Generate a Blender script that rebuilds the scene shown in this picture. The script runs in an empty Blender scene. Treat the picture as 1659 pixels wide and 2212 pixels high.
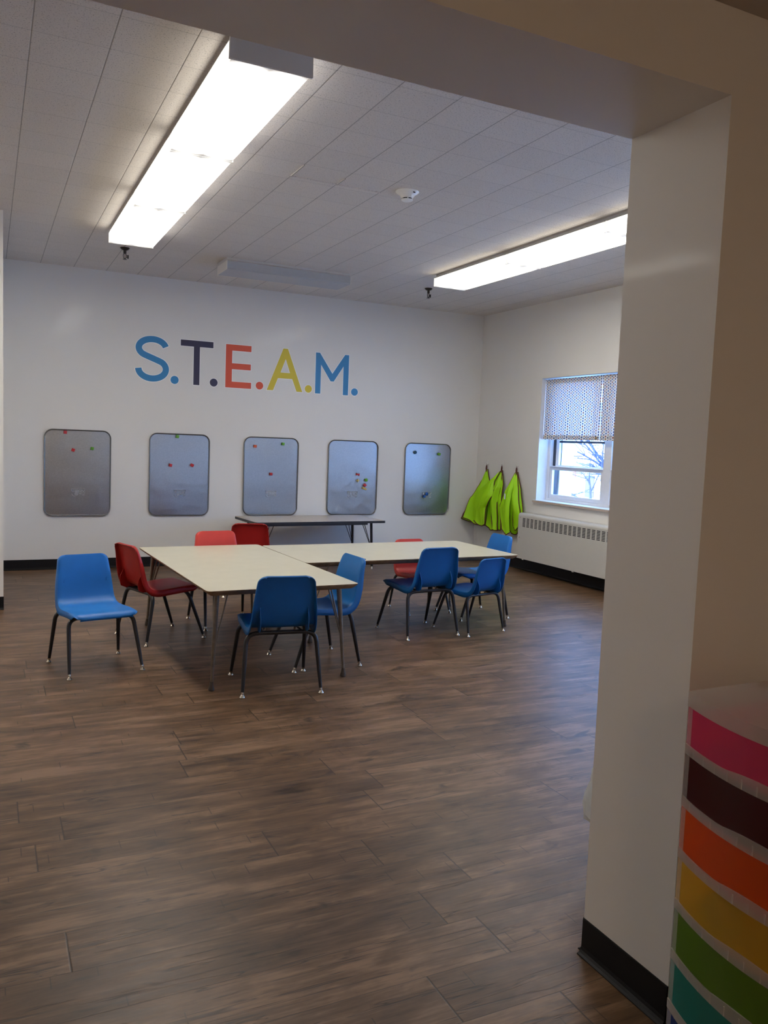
import bpy, bmesh, math, random
from mathutils import Vector, Matrix

random.seed(7)
SC = bpy.context.scene
COL = SC.collection
PI = math.pi

# ------------------------------------------------------------------ camera
CAM = (-5.580, -8.821, 1.4026)
YAW, PITCH, ROLL = 0.45336, 0.08450, 0.03834
FPX, FW, FH = 1765.7, 1659.0, 2212.0
fwd = Vector((math.sin(YAW) * math.cos(PITCH), math.cos(YAW) * math.cos(PITCH), -math.sin(PITCH)))
rt0 = Vector((math.cos(YAW), -math.sin(YAW), 0))
up0 = rt0.cross(fwd)
rt = rt0 * math.cos(ROLL) + up0 * math.sin(ROLL)
up = up0 * math.cos(ROLL) - rt0 * math.sin(ROLL)
cd = bpy.data.cameras.new('camera')
cd.sensor_fit = 'VERTICAL'
cd.sensor_height = 24.0
cd.lens = 24.0 * FPX / FH
cd.clip_start = 0.02
cd.clip_end = 300
cam = bpy.data.objects.new('camera', cd)
COL.objects.link(cam)
m = Matrix((rt, up, -fwd)).transposed().to_4x4()
m.translation = Vector(CAM)
cam.matrix_world = m
SC.camera = cam

# ------------------------------------------------------------------ light and exposure
LENS_EMIT = 20.5          # fluorescent diffusers
SKY = 11.0
SUN = 14.0
HALL_FILL = 60.0               # warm fill lamp added unseen in the hall the camera stands in
SC.view_settings.view_transform = 'Standard'
SC.view_settings.look = 'None'
SC.view_settings.gamma = 1.0
SC.view_settings.exposure = 0.32
SC.view_settings.use_curve_mapping = False
SC.cycles.max_bounces = 10
SC.cycles.diffuse_bounces = 5
SC.cycles.glossy_bounces = 4
SC.cycles.transparent_max_bounces = 24
SC.cycles.sample_clamp_indirect = 6.0
SC.cycles.caustics_reflective = False
SC.cycles.caustics_refractive = False

world = bpy.data.worlds.new('sky')
SC.world = world
world.use_nodes = True
wb = world.node_tree.nodes['Background']
wb.inputs['Color'].default_value = (0.22, 0.46, 1.0, 1)
wb.inputs['Strength'].default_value = SKY
sd = bpy.data.lights.new('sun', 'SUN')
sd.energy = SUN
sd.angle = 0.01
sd.color = (1.0, 0.95, 0.88)
sun = bpy.data.objects.new('sun', sd)
COL.objects.link(sun)
sun.rotation_euler = Vector((0.72, 0.25, -0.62)).to_track_quat('-Z', 'Y').to_euler()


# ------------------------------------------------------------------ material helpers
class NT:
    def __init__(self, mat):
        mat.use_nodes = True
        self.t = mat.node_tree
        self.b = self.t.nodes.get('Principled BSDF')
        self.out = [n for n in self.t.nodes if n.type == 'OUTPUT_MATERIAL'][0]

    def n(self, typ, **kw):
        nd = self.t.nodes.new(typ)
        for k, v in kw.items():
            if k in nd.inputs:
                nd.inputs[k].default_value = v
            else:
                setattr(nd, k, v)
        return nd

    def put(self, sock, v):
        if v is None:
            return
        if isinstance(v, bpy.types.NodeSocket):
            self.t.links.new(v, sock)
        elif isinstance(v, (tuple, list)) and len(v) == 3 and sock.type == 'RGBA':
            sock.default_value = (*v, 1)
        else:
            sock.default_value = v

    def math(self, op, a, b=None, c=None, clamp=False):
        nd = self.t.nodes.new('ShaderNodeMath')
        nd.operation = op
        nd.use_clamp = clamp
        self.put(nd.inputs[0], a)
        self.put(nd.inputs[1], b)
        self.put(nd.inputs[2], c)
        return nd.outputs[0]

    def xyz(self, kind='Object'):
        tc = self.t.nodes.new('ShaderNodeTexCoord')
        sp = self.t.nodes.new('ShaderNodeSeparateXYZ')
        self.t.links.new(tc.outputs[kind], sp.inputs[0])
        return sp.outputs[0], sp.outputs[1], sp.outputs[2], tc.outputs[kind]

    def comb(self, x, y, z):
        nd = self.t.nodes.new('ShaderNodeCombineXYZ')
        for i, v in enumerate((x, y, z)):
            self.put(nd.inputs[i], v)
        return nd.outputs[0]

    def noise(self, vec, scale, detail=3.0, rough=0.5, dist=0.0):
        nd = self.t.nodes.new('ShaderNodeTexNoise')
        if vec is not None:
            self.t.links.new(vec, nd.inputs['Vector'])
        nd.inputs['Scale'].default_value = scale
        nd.inputs['Detail'].default_value = detail
        nd.inputs['Roughness'].default_value = rough
        nd.inputs['Distortion'].default_value = dist
        return nd.outputs[0]

    def white(self, vec):
        nd = self.t.nodes.new('ShaderNodeTexWhiteNoise')
        nd.noise_dimensions = '3D'
        self.t.links.new(vec, nd.inputs['Vector'])
        return nd.outputs['Value']

    def ramp(self, fac, stops):
        nd = self.t.nodes.new('ShaderNodeValToRGB')
        e = nd.color_ramp.elements
        while len(e) < len(stops):
            e.new(0.5)
        for i, (p, c) in enumerate(stops):
            e[i].position = p
            e[i].color = (*c, 1) if len(c) == 3 else c
        self.put(nd.inputs[0], fac)
        return nd.outputs[0]

    def mix(self, fac, a, b, mode='MIX'):
        nd = self.t.nodes.new('ShaderNodeMix')
        nd.data_type = 'RGBA'
        nd.blend_type = mode
        self.put(nd.inputs[0], fac)
        self.put(nd.inputs[6], a)
        self.put(nd.inputs[7], b)
        return nd.outputs[2]

    def bump(self, h, strength=0.3, dist=0.01):
        nd = self.t.nodes.new('ShaderNodeBump')
        nd.inputs['Strength'].default_value = strength
        nd.inputs['Distance'].default_value = dist
        self.put(nd.inputs['Height'], h)
        self.t.links.new(nd.outputs[0], self.b.inputs['Normal'])

    def link(self, a, b):
        self.t.links.new(a, b)


def mat(name, col, rough=0.5, metal=0.0, spec=0.5, coat=0.0, coat_r=0.1, var=0.0, vscale=30.0, bump=0.0, bscale=200.0):
    mm = bpy.data.materials.new(name)
    k = NT(mm)
    k.b.inputs['Roughness'].default_value = rough
    k.b.inputs['Metallic'].default_value = metal
    k.b.inputs['Specular IOR Level'].default_value = spec
    k.b.inputs['Coat Weight'].default_value = coat
    k.b.inputs['Coat Roughness'].default_value = coat_r
    k.b.inputs['Base Color'].default_value = (*col, 1)
    if var > 0:
        f = k.noise(k.xyz()[3], vscale, 4)
        c2 = tuple(max(0, c * (1 - var)) for c in col)
        c3 = tuple(min(1, c * (1 + var)) for c in col)
        k.put(k.b.inputs['Base Color'], k.ramp(f, [(0.3, c2), (0.7, c3)]))
    if bump > 0:
        k.bump(k.noise(k.xyz()[3], bscale, 3), bump, 0.002)
    return mm


def mat_translucent(name, col, transp=0.0, transl=0.5, rough=0.35, gloss=0.06, tint=None):
    mm = bpy.data.materials.new(name)
    k = NT(mm)
    k.t.nodes.remove(k.b)
    d = k.n('ShaderNodeBsdfDiffuse')
    d.inputs['Color'].default_value = (*col, 1)
    tl = k.n('ShaderNodeBsdfTranslucent')
    tl.inputs['Color'].default_value = (*col, 1)
    tr = k.n('ShaderNodeBsdfTransparent')
    tr.inputs['Color'].default_value = (*(tint or col), 1)
    g = k.n('ShaderNodeBsdfGlossy')
    g.inputs['Roughness'].default_value = rough
    m1 = k.n('ShaderNodeMixShader')
    m1.inputs[0].default_value = transl
    k.link(d.outputs[0], m1.inputs[1]); k.link(tl.outputs[0], m1.inputs[2])
    m2 = k.n('ShaderNodeMixShader')
    m2.inputs[0].default_value = transp
    k.link(m1.outputs[0], m2.inputs[1]); k.link(tr.outputs[0], m2.inputs[2])
    m3 = k.n('ShaderNodeMixShader')
    m3.inputs[0].default_value = gloss
    k.link(m2.outputs[0], m3.inputs[1]); k.link(g.outputs[0], m3.inputs[2])
    k.link(m3.outputs[0], k.out.inputs[0])
    return mm


def mat_emit(name, col, strength):
    mm = bpy.data.materials.new(name)
    k = NT(mm)
    k.b.inputs['Base Color'].default_value = (0.8, 0.8, 0.8, 1)
    k.b.inputs['Emission Color'].default_value = (*col, 1)
    k.put(k.b.inputs['Emission Strength'], strength)
    return mm


# wall paint: warm light grey eggshell with a faint roller texture
def make_wall():
    mm = bpy.data.materials.new('wall_paint')
    k = NT(mm)
    x, y, z, v = k.xyz()
    f = k.noise(v, 1.3, 3)
    k.put(k.b.inputs['Base Color'], k.ramp(f, [(0.3, (0.79, 0.775, 0.745)), (0.7, (0.815, 0.80, 0.77))]))
    k.b.inputs['Roughness'].default_value = 0.55
    k.b.inputs['Coat Weight'].default_value = 0.08
    k.b.inputs['Coat Roughness'].default_value = 0.06
    k.bump(k.noise(v, 260, 2), 0.05, 0.001)
    return mm


# ceiling: one foot acoustic tiles, deep joints along y, faint joints across, pitted
TILE = 0.3048
TX0 = -5.4144 % TILE
TY0 = -5.3409 % 0.30779


def make_ceiling(name, col):
    mm = bpy.data.materials.new(name)
    k = NT(mm)
    x, y, z, v = k.xyz()
    def joint(c, off, per, w):
        f = k.math('FRACT', k.math('DIVIDE', k.math('SUBTRACT', c, off), per))
        d = k.math('MULTIPLY', k.math('MINIMUM', f, k.math('SUBTRACT', 1.0, f)), per)
        return k.math('SUBTRACT', 1.0, k.math('DIVIDE', d, w, clamp=True), clamp=True)
    jx = joint(x, TX0, TILE, 0.0042)
    jy = joint(y, TY0, 0.30779, 0.0040)
    pits = k.noise(v, 150, 2, 0.6)
    pit = k.math('GREATER_THAN', pits, 0.615)
    amount = k.math('ADD', k.math('MULTIPLY', jx, 0.75), k.math('MULTIPLY', jy, 0.34), clamp=True)
    amount = k.math('MAXIMUM', amount, k.math('MULTIPLY', pit, 0.5))
    ix = k.math('FLOOR', k.math('DIVIDE', k.math('SUBTRACT', x, TX0), TILE))
    iy = k.math('FLOOR', k.math('DIVIDE', k.math('SUBTRACT', y, TY0), 0.30779))
    rnd = k.white(k.comb(ix, iy, 0.5))
    base = k.ramp(rnd, [(0.0, tuple(c * 0.975 for c in col)), (1.0, tuple(c * 1.02 for c in col))])
    k.put(k.b.inputs['Base Color'], k.mix(amount, base, tuple(c * 0.22 for c in col)))
    k.b.inputs['Roughness'].default_value = 0.9
    k.b.inputs['Specular IOR Level'].default_value = 0.1
    h = k.math('SUBTRACT', 1.0, k.math('MAXIMUM', k.math('MAXIMUM', jx, k.math('MULTIPLY', jy, 0.4)), k.math('MULTIPLY', pit, 0.5)))
    k.bump(h, 0.5, 0.004)
    return mm


# floor: vinyl planks along x
def make_floor():
    mm = bpy.data.materials.new('vinyl_plank')
    k = NT(mm)
    x, y, z, v = k.xyz()
    PW, PL = 0.186, 1.22
    yy = k.math('DIVIDE', k.math('ADD', y, 5.93 + 40 * PW), PW)
    row = k.math('FLOOR', yy)
    fy = k.math('FRACT', yy)
    r1 = k.white(k.comb(row, 3.7, 1.1))
    xx = k.math('DIVIDE', k.math('ADD', k.math('ADD', x, 60.0), k.math('MULTIPLY', r1, PL)), PL)
    idx = k.math('FLOOR', xx)
    fx = k.math('FRACT', xx)
    pid = k.white(k.comb(row, idx, 9.3))
    pid2 = k.white(k.comb(row, idx, 2.3))
    off = k.math('MULTIPLY', pid, 37.0)
    # long grain
    g1 = k.noise(k.comb(k.math('ADD', k.math('MULTIPLY', x, 1.9), off), k.math('MULTIPLY', y, 19.0), off), 1.0, 5, 0.6, 0.6)
    g2 = k.noise(k.comb(k.math('ADD', k.math('MULTIPLY', x, 9.0), off), k.math('MULTIPLY', y, 110.0), off), 1.0, 4, 0.65)
    blot = k.noise(k.comb(k.math('ADD', k.math('MULTIPLY', x, 3.6), off), k.math('MULTIPLY', y, 8.5), off), 1.0, 4, 0.6, 0.4)
    tone = k.math('ADD', k.math('MULTIPLY', g1, 0.40), k.math('ADD', k.math('MULTIPLY', g2, 0.24), k.math('MULTIPLY', blot, 0.44)))
    tone = k.math('ADD', tone, k.math('MULTIPLY', k.math('SUBTRACT', pid2, 0.5), 0.07))
    base = k.ramp(tone, [(0.37, (0.024, 0.012, 0.006)), (0.45, (0.078, 0.042, 0.021)), (0.55, (0.136, 0.075, 0.038)), (0.65, (0.235, 0.140, 0.080))])
    hue = k.white(k.comb(row, idx, 5.1))
    base = k.mix(k.math('MULTIPLY', hue, 0.35), base, k.mix(1.0, base, (0.84, 0.88, 0.95), 'MULTIPLY'))
    # dark cracks along the grain
    cr = k.noise(k.comb(k.math('ADD', k.math('MULTIPLY', x, 0.9), off), k.math('MULTIPLY', y, 17.0), k.math('ADD', off, 4.0)), 1.0, 3, 0.5, 1.2)
    crk = k.math('SUBTRACT', 1.0, k.math('DIVIDE', k.math('ABSOLUTE', k.math('SUBTRACT', cr, 0.55)), 0.014), clamp=True)
    msk = k.math('GREATER_THAN', k.noise(k.comb(k.math('MULTIPLY', x, 1.3), k.math('MULTIPLY', y, 5.0), off), 1.0, 2), 0.47)
    crk = k.math('MULTIPLY', crk, k.math('MULTIPLY', msk, 0.8))
    # knots
    kn = k.noise(k.comb(k.math('ADD', k.math('MULTIPLY', x, 3.6), off), k.math('MULTIPLY', y, 9.0), 7.7), 1.0, 3, 0.6, 1.0)
    knot = k.math('MULTIPLY', k.math('MULTIPLY', k.math('SUBTRACT', kn, 0.625), 10.0, clamp=True), 0.75)
    # saw marks across the plank
    sx = k.math('FRACT', k.math('ADD', k.math('MULTIPLY', x, 9.0), k.math('MULTIPLY', pid, 5.0)))
    six = k.math('FLOOR', k.math('ADD', k.math('MULTIPLY', x, 9.0), k.math('MULTIPLY', pid, 5.0)))
    srn = k.white(k.comb(six, row, 4.4))
    srn2 = k.white(k.comb(six, row, 8.4))
    sl = k.math('LESS_THAN', k.math('ABSOLUTE', k.math('SUBTRACT', sx, k.math('ADD', 0.2, k.math('MULTIPLY', srn2, 0.6)))), 0.016)
    sy = k.math('LESS_THAN', k.math('ABSOLUTE', k.math('SUBTRACT', fy, srn2)), 0.16)
    saw = k.math('MULTIPLY', k.math('MULTIPLY', sl, sy), k.math('MULTIPLY', k.math('GREATER_THAN', srn, 0.62), 0.6))
    # joints
    ex = k.math('MULTIPLY', k.math('MINIMUM', fx, k.math('SUBTRACT', 1.0, fx)), PL)
    ey = k.math('MULTIPLY', k.math('MINIMUM', fy, k.math('SUBTRACT', 1.0, fy)), PW)
    jx = k.math('SUBTRACT', 1.0, k.math('DIVIDE', ex, 0.0040, clamp=True))
    jy = k.math('SUBTRACT', 1.0, k.math('DIVIDE', ey, 0.0022, clamp=True))
    jn = k.math('MAXIMUM', k.math('MULTIPLY', jx, 1.0), k.math('MULTIPLY', jy, 0.75))
    dark = k.math('MAXIMUM', k.math('MAXIMUM', crk, knot), k.math('MAXIMUM', saw, jn))
    k.put(k.b.inputs['Base Color'], k.mix(dark, base, (0.020, 0.015, 0.012)))
    k.put(k.b.inputs['Roughness'], k.math('ADD', 0.29, k.math('MULTIPLY', g2, 0.22)))
    k.b.inputs['Specular IOR Level'].default_value = 0.36
    h = k.math('SUBTRACT', k.math('MULTIPLY', g2, 0.5), k.math('MULTIPLY', dark, 0.7))
    k.bump(h, 0.35, 0.0016)
    return mm


M = {}
M['wall'] = make_wall()
M['ceiling'] = make_ceiling('ceiling_tile', (0.75, 0.705, 0.655))
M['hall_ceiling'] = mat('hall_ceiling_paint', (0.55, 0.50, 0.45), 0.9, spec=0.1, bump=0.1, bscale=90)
M['floor'] = make_floor()
M['base'] = mat('black_rubber_base', (0.006, 0.0055, 0.007), 0.55, spec=0.25, bump=0.05)
M['white_trim'] = mat('white_vinyl', (0.80, 0.81, 0.82), 0.35, var=0.02)
M['reveal'] = mat('reveal_paint', (0.74, 0.75, 0.76), 0.5, var=0.02)
M['sill'] = mat('stone_sill', (0.55, 0.45, 0.38), 0.5, var=0.15, vscale=60)
M['sash_dark'] = mat('dark_sash_track', (0.03, 0.035, 0.05), 0.4)
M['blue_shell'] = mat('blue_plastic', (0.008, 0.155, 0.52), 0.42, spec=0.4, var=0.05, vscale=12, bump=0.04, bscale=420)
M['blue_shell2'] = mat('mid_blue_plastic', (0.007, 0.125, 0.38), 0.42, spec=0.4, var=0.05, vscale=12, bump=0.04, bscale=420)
M['red_shell'] = mat('red_plastic', (0.40, 0.016, 0.014), 0.42, spec=0.4, var=0.05, vscale=12, bump=0.04, bscale=420)
M['coral_shell'] = mat('coral_red_plastic', (0.56, 0.05, 0.04), 0.42, spec=0.4, var=0.05, vscale=12, bump=0.04, bscale=420)
M['black_metal'] = mat('black_enamel_tube', (0.014, 0.014, 0.017), 0.32, spec=0.5)
M['chrome'] = mat('nickel_glide', (0.62, 0.56, 0.46), 0.25, 1.0)
M['laminate'] = mat('cream_laminate', (0.55, 0.52, 0.405), 0.32, var=0.03, vscale=9)
M['wood_edge'] = mat('worn_wood_edge', (0.24, 0.145, 0.075), 0.45, var=0.35, vscale=22)
M['bronze_leg'] = mat('bronze_leg', (0.20, 0.165, 0.125), 0.38, 0.5, var=0.15, vscale=40)
M['rubber'] = mat('brown_rubber_tip', (0.07, 0.055, 0.045), 0.6)
M['grey_laminate'] = mat('tan_laminate', (0.56, 0.48, 0.40), 0.26, var=0.06, vscale=35)
M['black_edge'] = mat('black_edge_band', (0.015, 0.015, 0.02), 0.4)
M['lime'] = None
M['brown_trim'] = mat('brown_binding', (0.10, 0.022, 0.012), 0.7, var=0.3, vscale=80)
M['white_plastic'] = mat('white_plastic', (0.82, 0.82, 0.80), 0.35)
M['cover'] = mat('cream_enamel', (0.60, 0.585, 0.54), 0.4, var=0.01)
M['dark'] = mat('dark_recess', (0.006, 0.006, 0.006), 0.8)
M['housing'] = mat('white_enamel_housing', (0.62, 0.61, 0.62), 0.4)
M['unlit_lens'] = mat('unlit_acrylic', (0.42, 0.44, 0.475), 0.3, var=0.02, bump=0.2, bscale=300)
M['unlit_end'] = mat('unlit_white_end', (0.82, 0.80, 0.77), 0.4)
M['sprinkler'] = mat('dark_bronze', (0.05, 0.045, 0.045), 0.35, 0.8)
M['detector'] = mat('detector_plastic', (0.92, 0.92, 0.90), 0.3)


def make_lime(name, col):
    mm = mat_translucent(name, col, 0.0, 0.15, 0.5, 0.03)
    return mm


M['lime'] = make_lime('lime_cloth', (0.46, 0.90, 0.012))


def make_metal():
    mm = bpy.data.materials.new('galvanised_sheet')
    k = NT(mm)
    x, y, z, v = k.xyz()
    f = k.noise(v, 90, 3)
    k.put(k.b.inputs['Base Color'], k.ramp(f, [(0.3, (0.38, 0.39, 0.395)), (0.7, (0.44, 0.45, 0.455))]))
    k.b.inputs['Metallic'].default_value = 1.0
    k.put(k.b.inputs['Roughness'], k.math('ADD', 0.26, k.math('MULTIPLY', f, 0.10)))
    k.bump(k.noise(v, 4.5, 2), 0.12, 0.05)
    return mm


M['metal'] = make_metal()
M['metal_rim'] = mat('shaded_steel_rim', (0.32, 0.325, 0.33), 0.22, 1.0)  # darker than the sheet: shadow line at the board edge put into colour
M['emboss'] = mat('highlit_emboss_steel', (0.72, 0.73, 0.74), 0.30, 1.0)  # lighter than the sheet: highlights on the raised strokes put into colour


def make_glass():
    mm = bpy.data.materials.new('window_glass')
    k = NT(mm)
    k.t.nodes.remove(k.b)
    tr = k.n('ShaderNodeBsdfTransparent')
    tr.inputs['Color'].default_value = (0.93, 0.96, 0.97, 1)
    g = k.n('ShaderNodeBsdfGlossy')
    g.inputs['Roughness'].default_value = 0.02
    mx = k.n('ShaderNodeMixShader')
    mx.inputs[0].default_value = 0.035
    k.link(tr.outputs[0], mx.inputs[1]); k.link(g.outputs[0], mx.inputs[2])
    k.link(mx.outputs[0], k.out.inputs[0])
    return mm


M['glass'] = make_glass()


def make_lens():
    """prismatic acrylic lit by two tubes; local y runs along the fitting (half length .61), local x across"""
    mm = bpy.data.materials.new('lit_acrylic')
    k = NT(mm)
    x, y, z, v = k.xyz()
    ax = k.math('ABSOLUTE', x)
    band = k.math('SUBTRACT', 1.0, k.math('MULTIPLY', k.math('ABSOLUTE', k.math('SUBTRACT', ax, 0.085)), 9.5), clamp=True)
    e = k.math('DIVIDE', k.math('SUBTRACT', 0.600, k.math('ABSOLUTE', y)), 0.11, clamp=True)
    s = k.math('ADD', 0.055, k.math('MULTIPLY', k.math('POWER', band, 1.3), 1.0))
    s = k.math('MULTIPLY', s, k.math('ADD', 0.045, k.math('MULTIPLY', k.math('POWER', e, 1.5), 0.955)))
    # the upright sides of the lens are dimmer than the bottom
    side = k.math('GREATER_THAN', ax, 0.1665)
    s = k.math('ADD', k.math('MULTIPLY', s, k.math('SUBTRACT', 1.0, side)), k.math('MULTIPLY', side, k.math('ADD', 0.03, k.math('MULTIPLY', e, 0.12))))
    k.b.inputs['Base Color'].default_value = (0.8, 0.8, 0.78, 1)
    k.b.inputs['Emission Color'].default_value = (1.0, 0.95, 0.86, 1)
    k.put(k.b.inputs['Emission Strength'], k.math('MULTIPLY', s, LENS_EMIT))
    return mm


M['lens'] = make_lens()
M['lens_end'] = mat_emit('glowing_acrylic_end', (1.0, 0.97, 0.88), 0.55)


# ------------------------------------------------------------------ geometry helpers
class MB:
    def __init__(self):
        self.bm = bmesh.new()

    def box(self, lo, hi, bevel=0.0, seg=2):
        b = bmesh.new()
        vs = [b.verts.new((x, y, z)) for x in (lo[0], hi[0]) for y in (lo[1], hi[1]) for z in (lo[2], hi[2])]
        for f in ((0, 1, 3, 2), (4, 6, 7, 5), (0, 4, 5, 1), (2, 3, 7, 6), (0, 2, 6, 4), (1, 5, 7, 3)):
            b.faces.new([vs[i] for i in f])
        bmesh.ops.recalc_face_normals(b, faces=b.faces)
        if bevel > 0:
            bmesh.ops.bevel(b, geom=list(b.edges), offset=bevel, segments=seg, affect='EDGES', profile=0.5)
        self.add(b)
        return self

    def add(self, b, mtx=None):
        me = bpy.data.meshes.new('tmp')
        b.to_mesh(me)
        b.free()
        if mtx is not None:
            me.transform(mtx)
        self.bm.from_mesh(me)
        bpy.data.meshes.remove(me)

    def tube(self, pts, radii, seg=12, cap=True):
        pts = [Vector(p) for p in pts]
        n = len(pts)
        if not isinstance(radii, (list, tuple)):
            radii = [radii] * n
        rings = []
        prev = None
        for i, p in enumerate(pts):
            if i == 0: t = pts[1] - pts[0]
            elif i == n - 1: t = pts[-1] - pts[-2]
            else: t = (pts[i + 1] - pts[i]).normalized() + (pts[i] - pts[i - 1]).normalized()
            t.normalize()
            if prev is None:
                a = Vector((0, 0, 1)) if abs(t.z) < 0.9 else Vector((1, 0, 0))
                u = t.cross(a).normalized()
            else:
                u = (prev - t * prev.dot(t)).normalized()
            prev = u
            w = t.cross(u)
            rings.append([self.bm.verts.new(p + (u * math.cos(2 * PI * k / seg) + w * math.sin(2 * PI * k / seg)) * radii[i]) for k in range(seg)])
        for a, b in zip(rings, rings[1:]):
            for k in range(seg):
                self.bm.faces.new((a[k], a[(k + 1) % seg], b[(k + 1) % seg], b[k]))
        if cap:
            self.bm.faces.new(list(reversed(rings[0])))
            self.bm.faces.new(rings[-1])
        return self

    def lathe(self, prof, c=(0, 0, 0), seg=24, axis='Z'):
        """prof: (r, h) list"""
        rings = []
        for r, h in prof:
            ring = []
            for k in range(seg):
                a = 2 * PI * k / seg
                if axis == 'Z': q = (c[0] + r * math.cos(a), c[1] + r * math.sin(a), c[2] + h)
                elif axis == 'X': q = (c[0] + h, c[1] + r * math.cos(a), c[2] + r * math.sin(a))
                else: q = (c[0] + r * math.sin(a), c[1] + h, c[2] + r * math.cos(a))
                ring.append(self.bm.verts.new(q))
            rings.append(ring)
        for a, b in zip(rings, rings[1:]):
            for k in range(seg):
                self.bm.faces.new((a[k], a[(k + 1) % seg], b[(k + 1) % seg], b[k]))
        self.bm.faces.new(list(reversed(rings[0])))
        self.bm.faces.new(rings[-1])
        return self

    def prism(self, poly, d0, d1, plane='XZ', holes=()):
        """extrude a 2D polygon; plane XZ -> extruded along y, XY -> along z, YZ -> along x"""
        def P(a, b, d):
            return {'XZ': (a, d, b), 'XY': (a, b, d), 'YZ': (d, a, b)}[plane]
        n = len(poly)
        lo = [self.bm.verts.new(P(a, b, d0)) for a, b in poly]
        hi = [self.bm.verts.new(P(a, b, d1)) for a, b in poly]
        self.bm.faces.new(lo)
        self.bm.faces.new(hi)
        for i in range(n):
            self.bm.faces.new((lo[i], lo[(i + 1) % n], hi[(i + 1) % n], hi[i]))
        return self

    def grid(self, fn, nu, nv, closed_u=False):
        vs = [[self.bm.verts.new(fn(i / nu, j / nv)) for j in range(nv + 1)] for i in range(nu + (0 if closed_u else 1))]
        L = len(vs)
        for i in range(nu):
            for j in range(nv):
                self.bm.faces.new((vs[i][j], vs[(i + 1) % L][j], vs[(i + 1) % L][j + 1], vs[i][j + 1]))
        return vs

    def build(self, name, material, parent=None, smooth=None, loc=None, recalc=True):
        if recalc:
            bmesh.ops.recalc_face_normals(self.bm, faces=self.bm.faces)
        me = bpy.data.meshes.new(name)
        self.bm.to_mesh(me)
        self.bm.free()
        if smooth is not None:
            for p in me.polygons:
                p.use_smooth = True
            me.set_sharp_from_angle(angle=math.radians(smooth))
        if material is not None:
            me.materials.append(material)
        o = bpy.data.objects.new(name, me)
        COL.objects.link(o)
        if parent is not None:
            o.parent = parent
        if loc is not None:
            o.location = loc
        return o


def solidify(o, t, offset=0.0):
    md = o.modifiers.new('solid', 'SOLIDIFY')
    md.thickness = t
    md.offset = offset
    return o


def tag(o, label=None, cat=None, group=None, kind=None):
    if label: o['label'] = label
    if cat: o['category'] = cat
    if group: o['group'] = group
    if kind: o['kind'] = kind
    return o


def thing(name, label, cat, loc=(0, 0, 0), rz=0.0, group=None):
    o = bpy.data.objects.new(name, None)
    COL.objects.link(o)
    o.empty_display_size = 0.1
    o.location = loc
    o.rotation_euler = (0, 0, rz)
    return tag(o, label, cat, group)


def copy_thing(root, loc, rz, label, group=None, scale=None):
    r = root.copy()
    COL.objects.link(r)
    r.location = loc
    r.rotation_euler = (0, 0, rz)
    if scale: r.scale = (scale,) * 3
    r['label'] = label
    if group: r['group'] = group
    for ch in list(root.children):
        c = ch.copy(); COL.objects.link(c); c.parent = r
        for g in list(ch.children):
            d = g.copy(); COL.objects.link(d); d.parent = c
    return r


def kids(root):
    out = []
    for c in root.children:
        out.append(c)
        out += list(c.children)
    return out


def struct(name, mb, material, label, parent=None):
    o = mb.build(name, material, parent)
    if parent is None:
        tag(o, label, 'room', kind='structure')
    return o


# ------------------------------------------------------------------ room shell
H = 3.0205
XL = -8.6                      # left end of the room
YJ0, YJ1 = -7.437, -7.122      # the thick wall with the wide opening
XJ = -4.082                    # its jamb
ZS = 2.206                     # its soffit
HZ = 2.389                     # hall ceiling
HXR, HYB = -3.35, -11.5        # hall right and back walls

struct('floor', MB().box((XL - 0.2, HYB - 0.2, -0.12), (0.42, 0.25, 0)), M['floor'], 'brown wood-look vinyl plank floor')
struct('ceiling', MB().box((XL - 0.2, YJ1 - 0.02, H), (0.42, 0.25, H + 0.12)), M['ceiling'], 'grey pitted acoustic tile ceiling of the big room')
struct('wall_back', MB().box((XL - 0.2, 0, 0), (0.42, 0.25, H)), M['wall'], 'grey wall with the letters and metal boards')
# closet block that shows at the left edge
struct('wall_closet', MB().box((XL, -1.92, 0), (-5.47, 0.0, H)), M['wall'], 'end of a pale wall at the left picture edge')
struct('wall_left', MB().box((XL - 0.2, HYB - 0.2, 0), (XL, 0.25, H + 0.12)), M['wall'], 'left end wall of the room')

# right wall with window holes
WIN1 = (-3.27, -1.27, 0.822, 2.188)
WIN3 = (-6.15, -3.95, 0.822, 1.60)
mb = MB()
x0, x1 = 0.0, 0.42
cuts = sorted([WIN3, WIN1])
ys = YJ0
for (a, b, z0, z1) in cuts:
    mb.box((x0, ys, 0), (x1, a, H))
    mb.box((x0, a, 0), (x1, b, z0))
    mb.box((x0, a, z1), (x1, b, H))
    ys = b
mb.box((x0, ys, 0), (x1, 0.0, H))
struct('wall_right', mb, M['wall'], 'right wall with the curtained window')

# thick wall between hall and room
WIN2 = (-3.12, -0.55, 0.60, 1.22)
mb = MB()
mb.box((XL, YJ0, ZS), (XJ, YJ1, H + 0.1))                       # beam
mb.box((XJ, YJ0, 0), (-3.928, YJ1, H + 0.1))                    # pier at the jamb
mb.box((-3.928, YJ0 + 0.018, 0), (WIN2[0], YJ1, H + 0.1))
mb.box((WIN2[0], YJ0 + 0.018, 0), (WIN2[1], YJ1, WIN2[2]))
mb.box((WIN2[0], YJ0 + 0.018, WIN2[3]), (WIN2[1], YJ1, H + 0.1))
mb.box((WIN2[1], YJ0 + 0.018, 0), (0.3, YJ1, H + 0.1))
bmesh.ops.remove_doubles(mb.bm, verts=mb.bm.verts, dist=1e-5)
struct('wall_front', mb, M['wall'], 'thick grey wall and beam around the wide opening')
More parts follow.
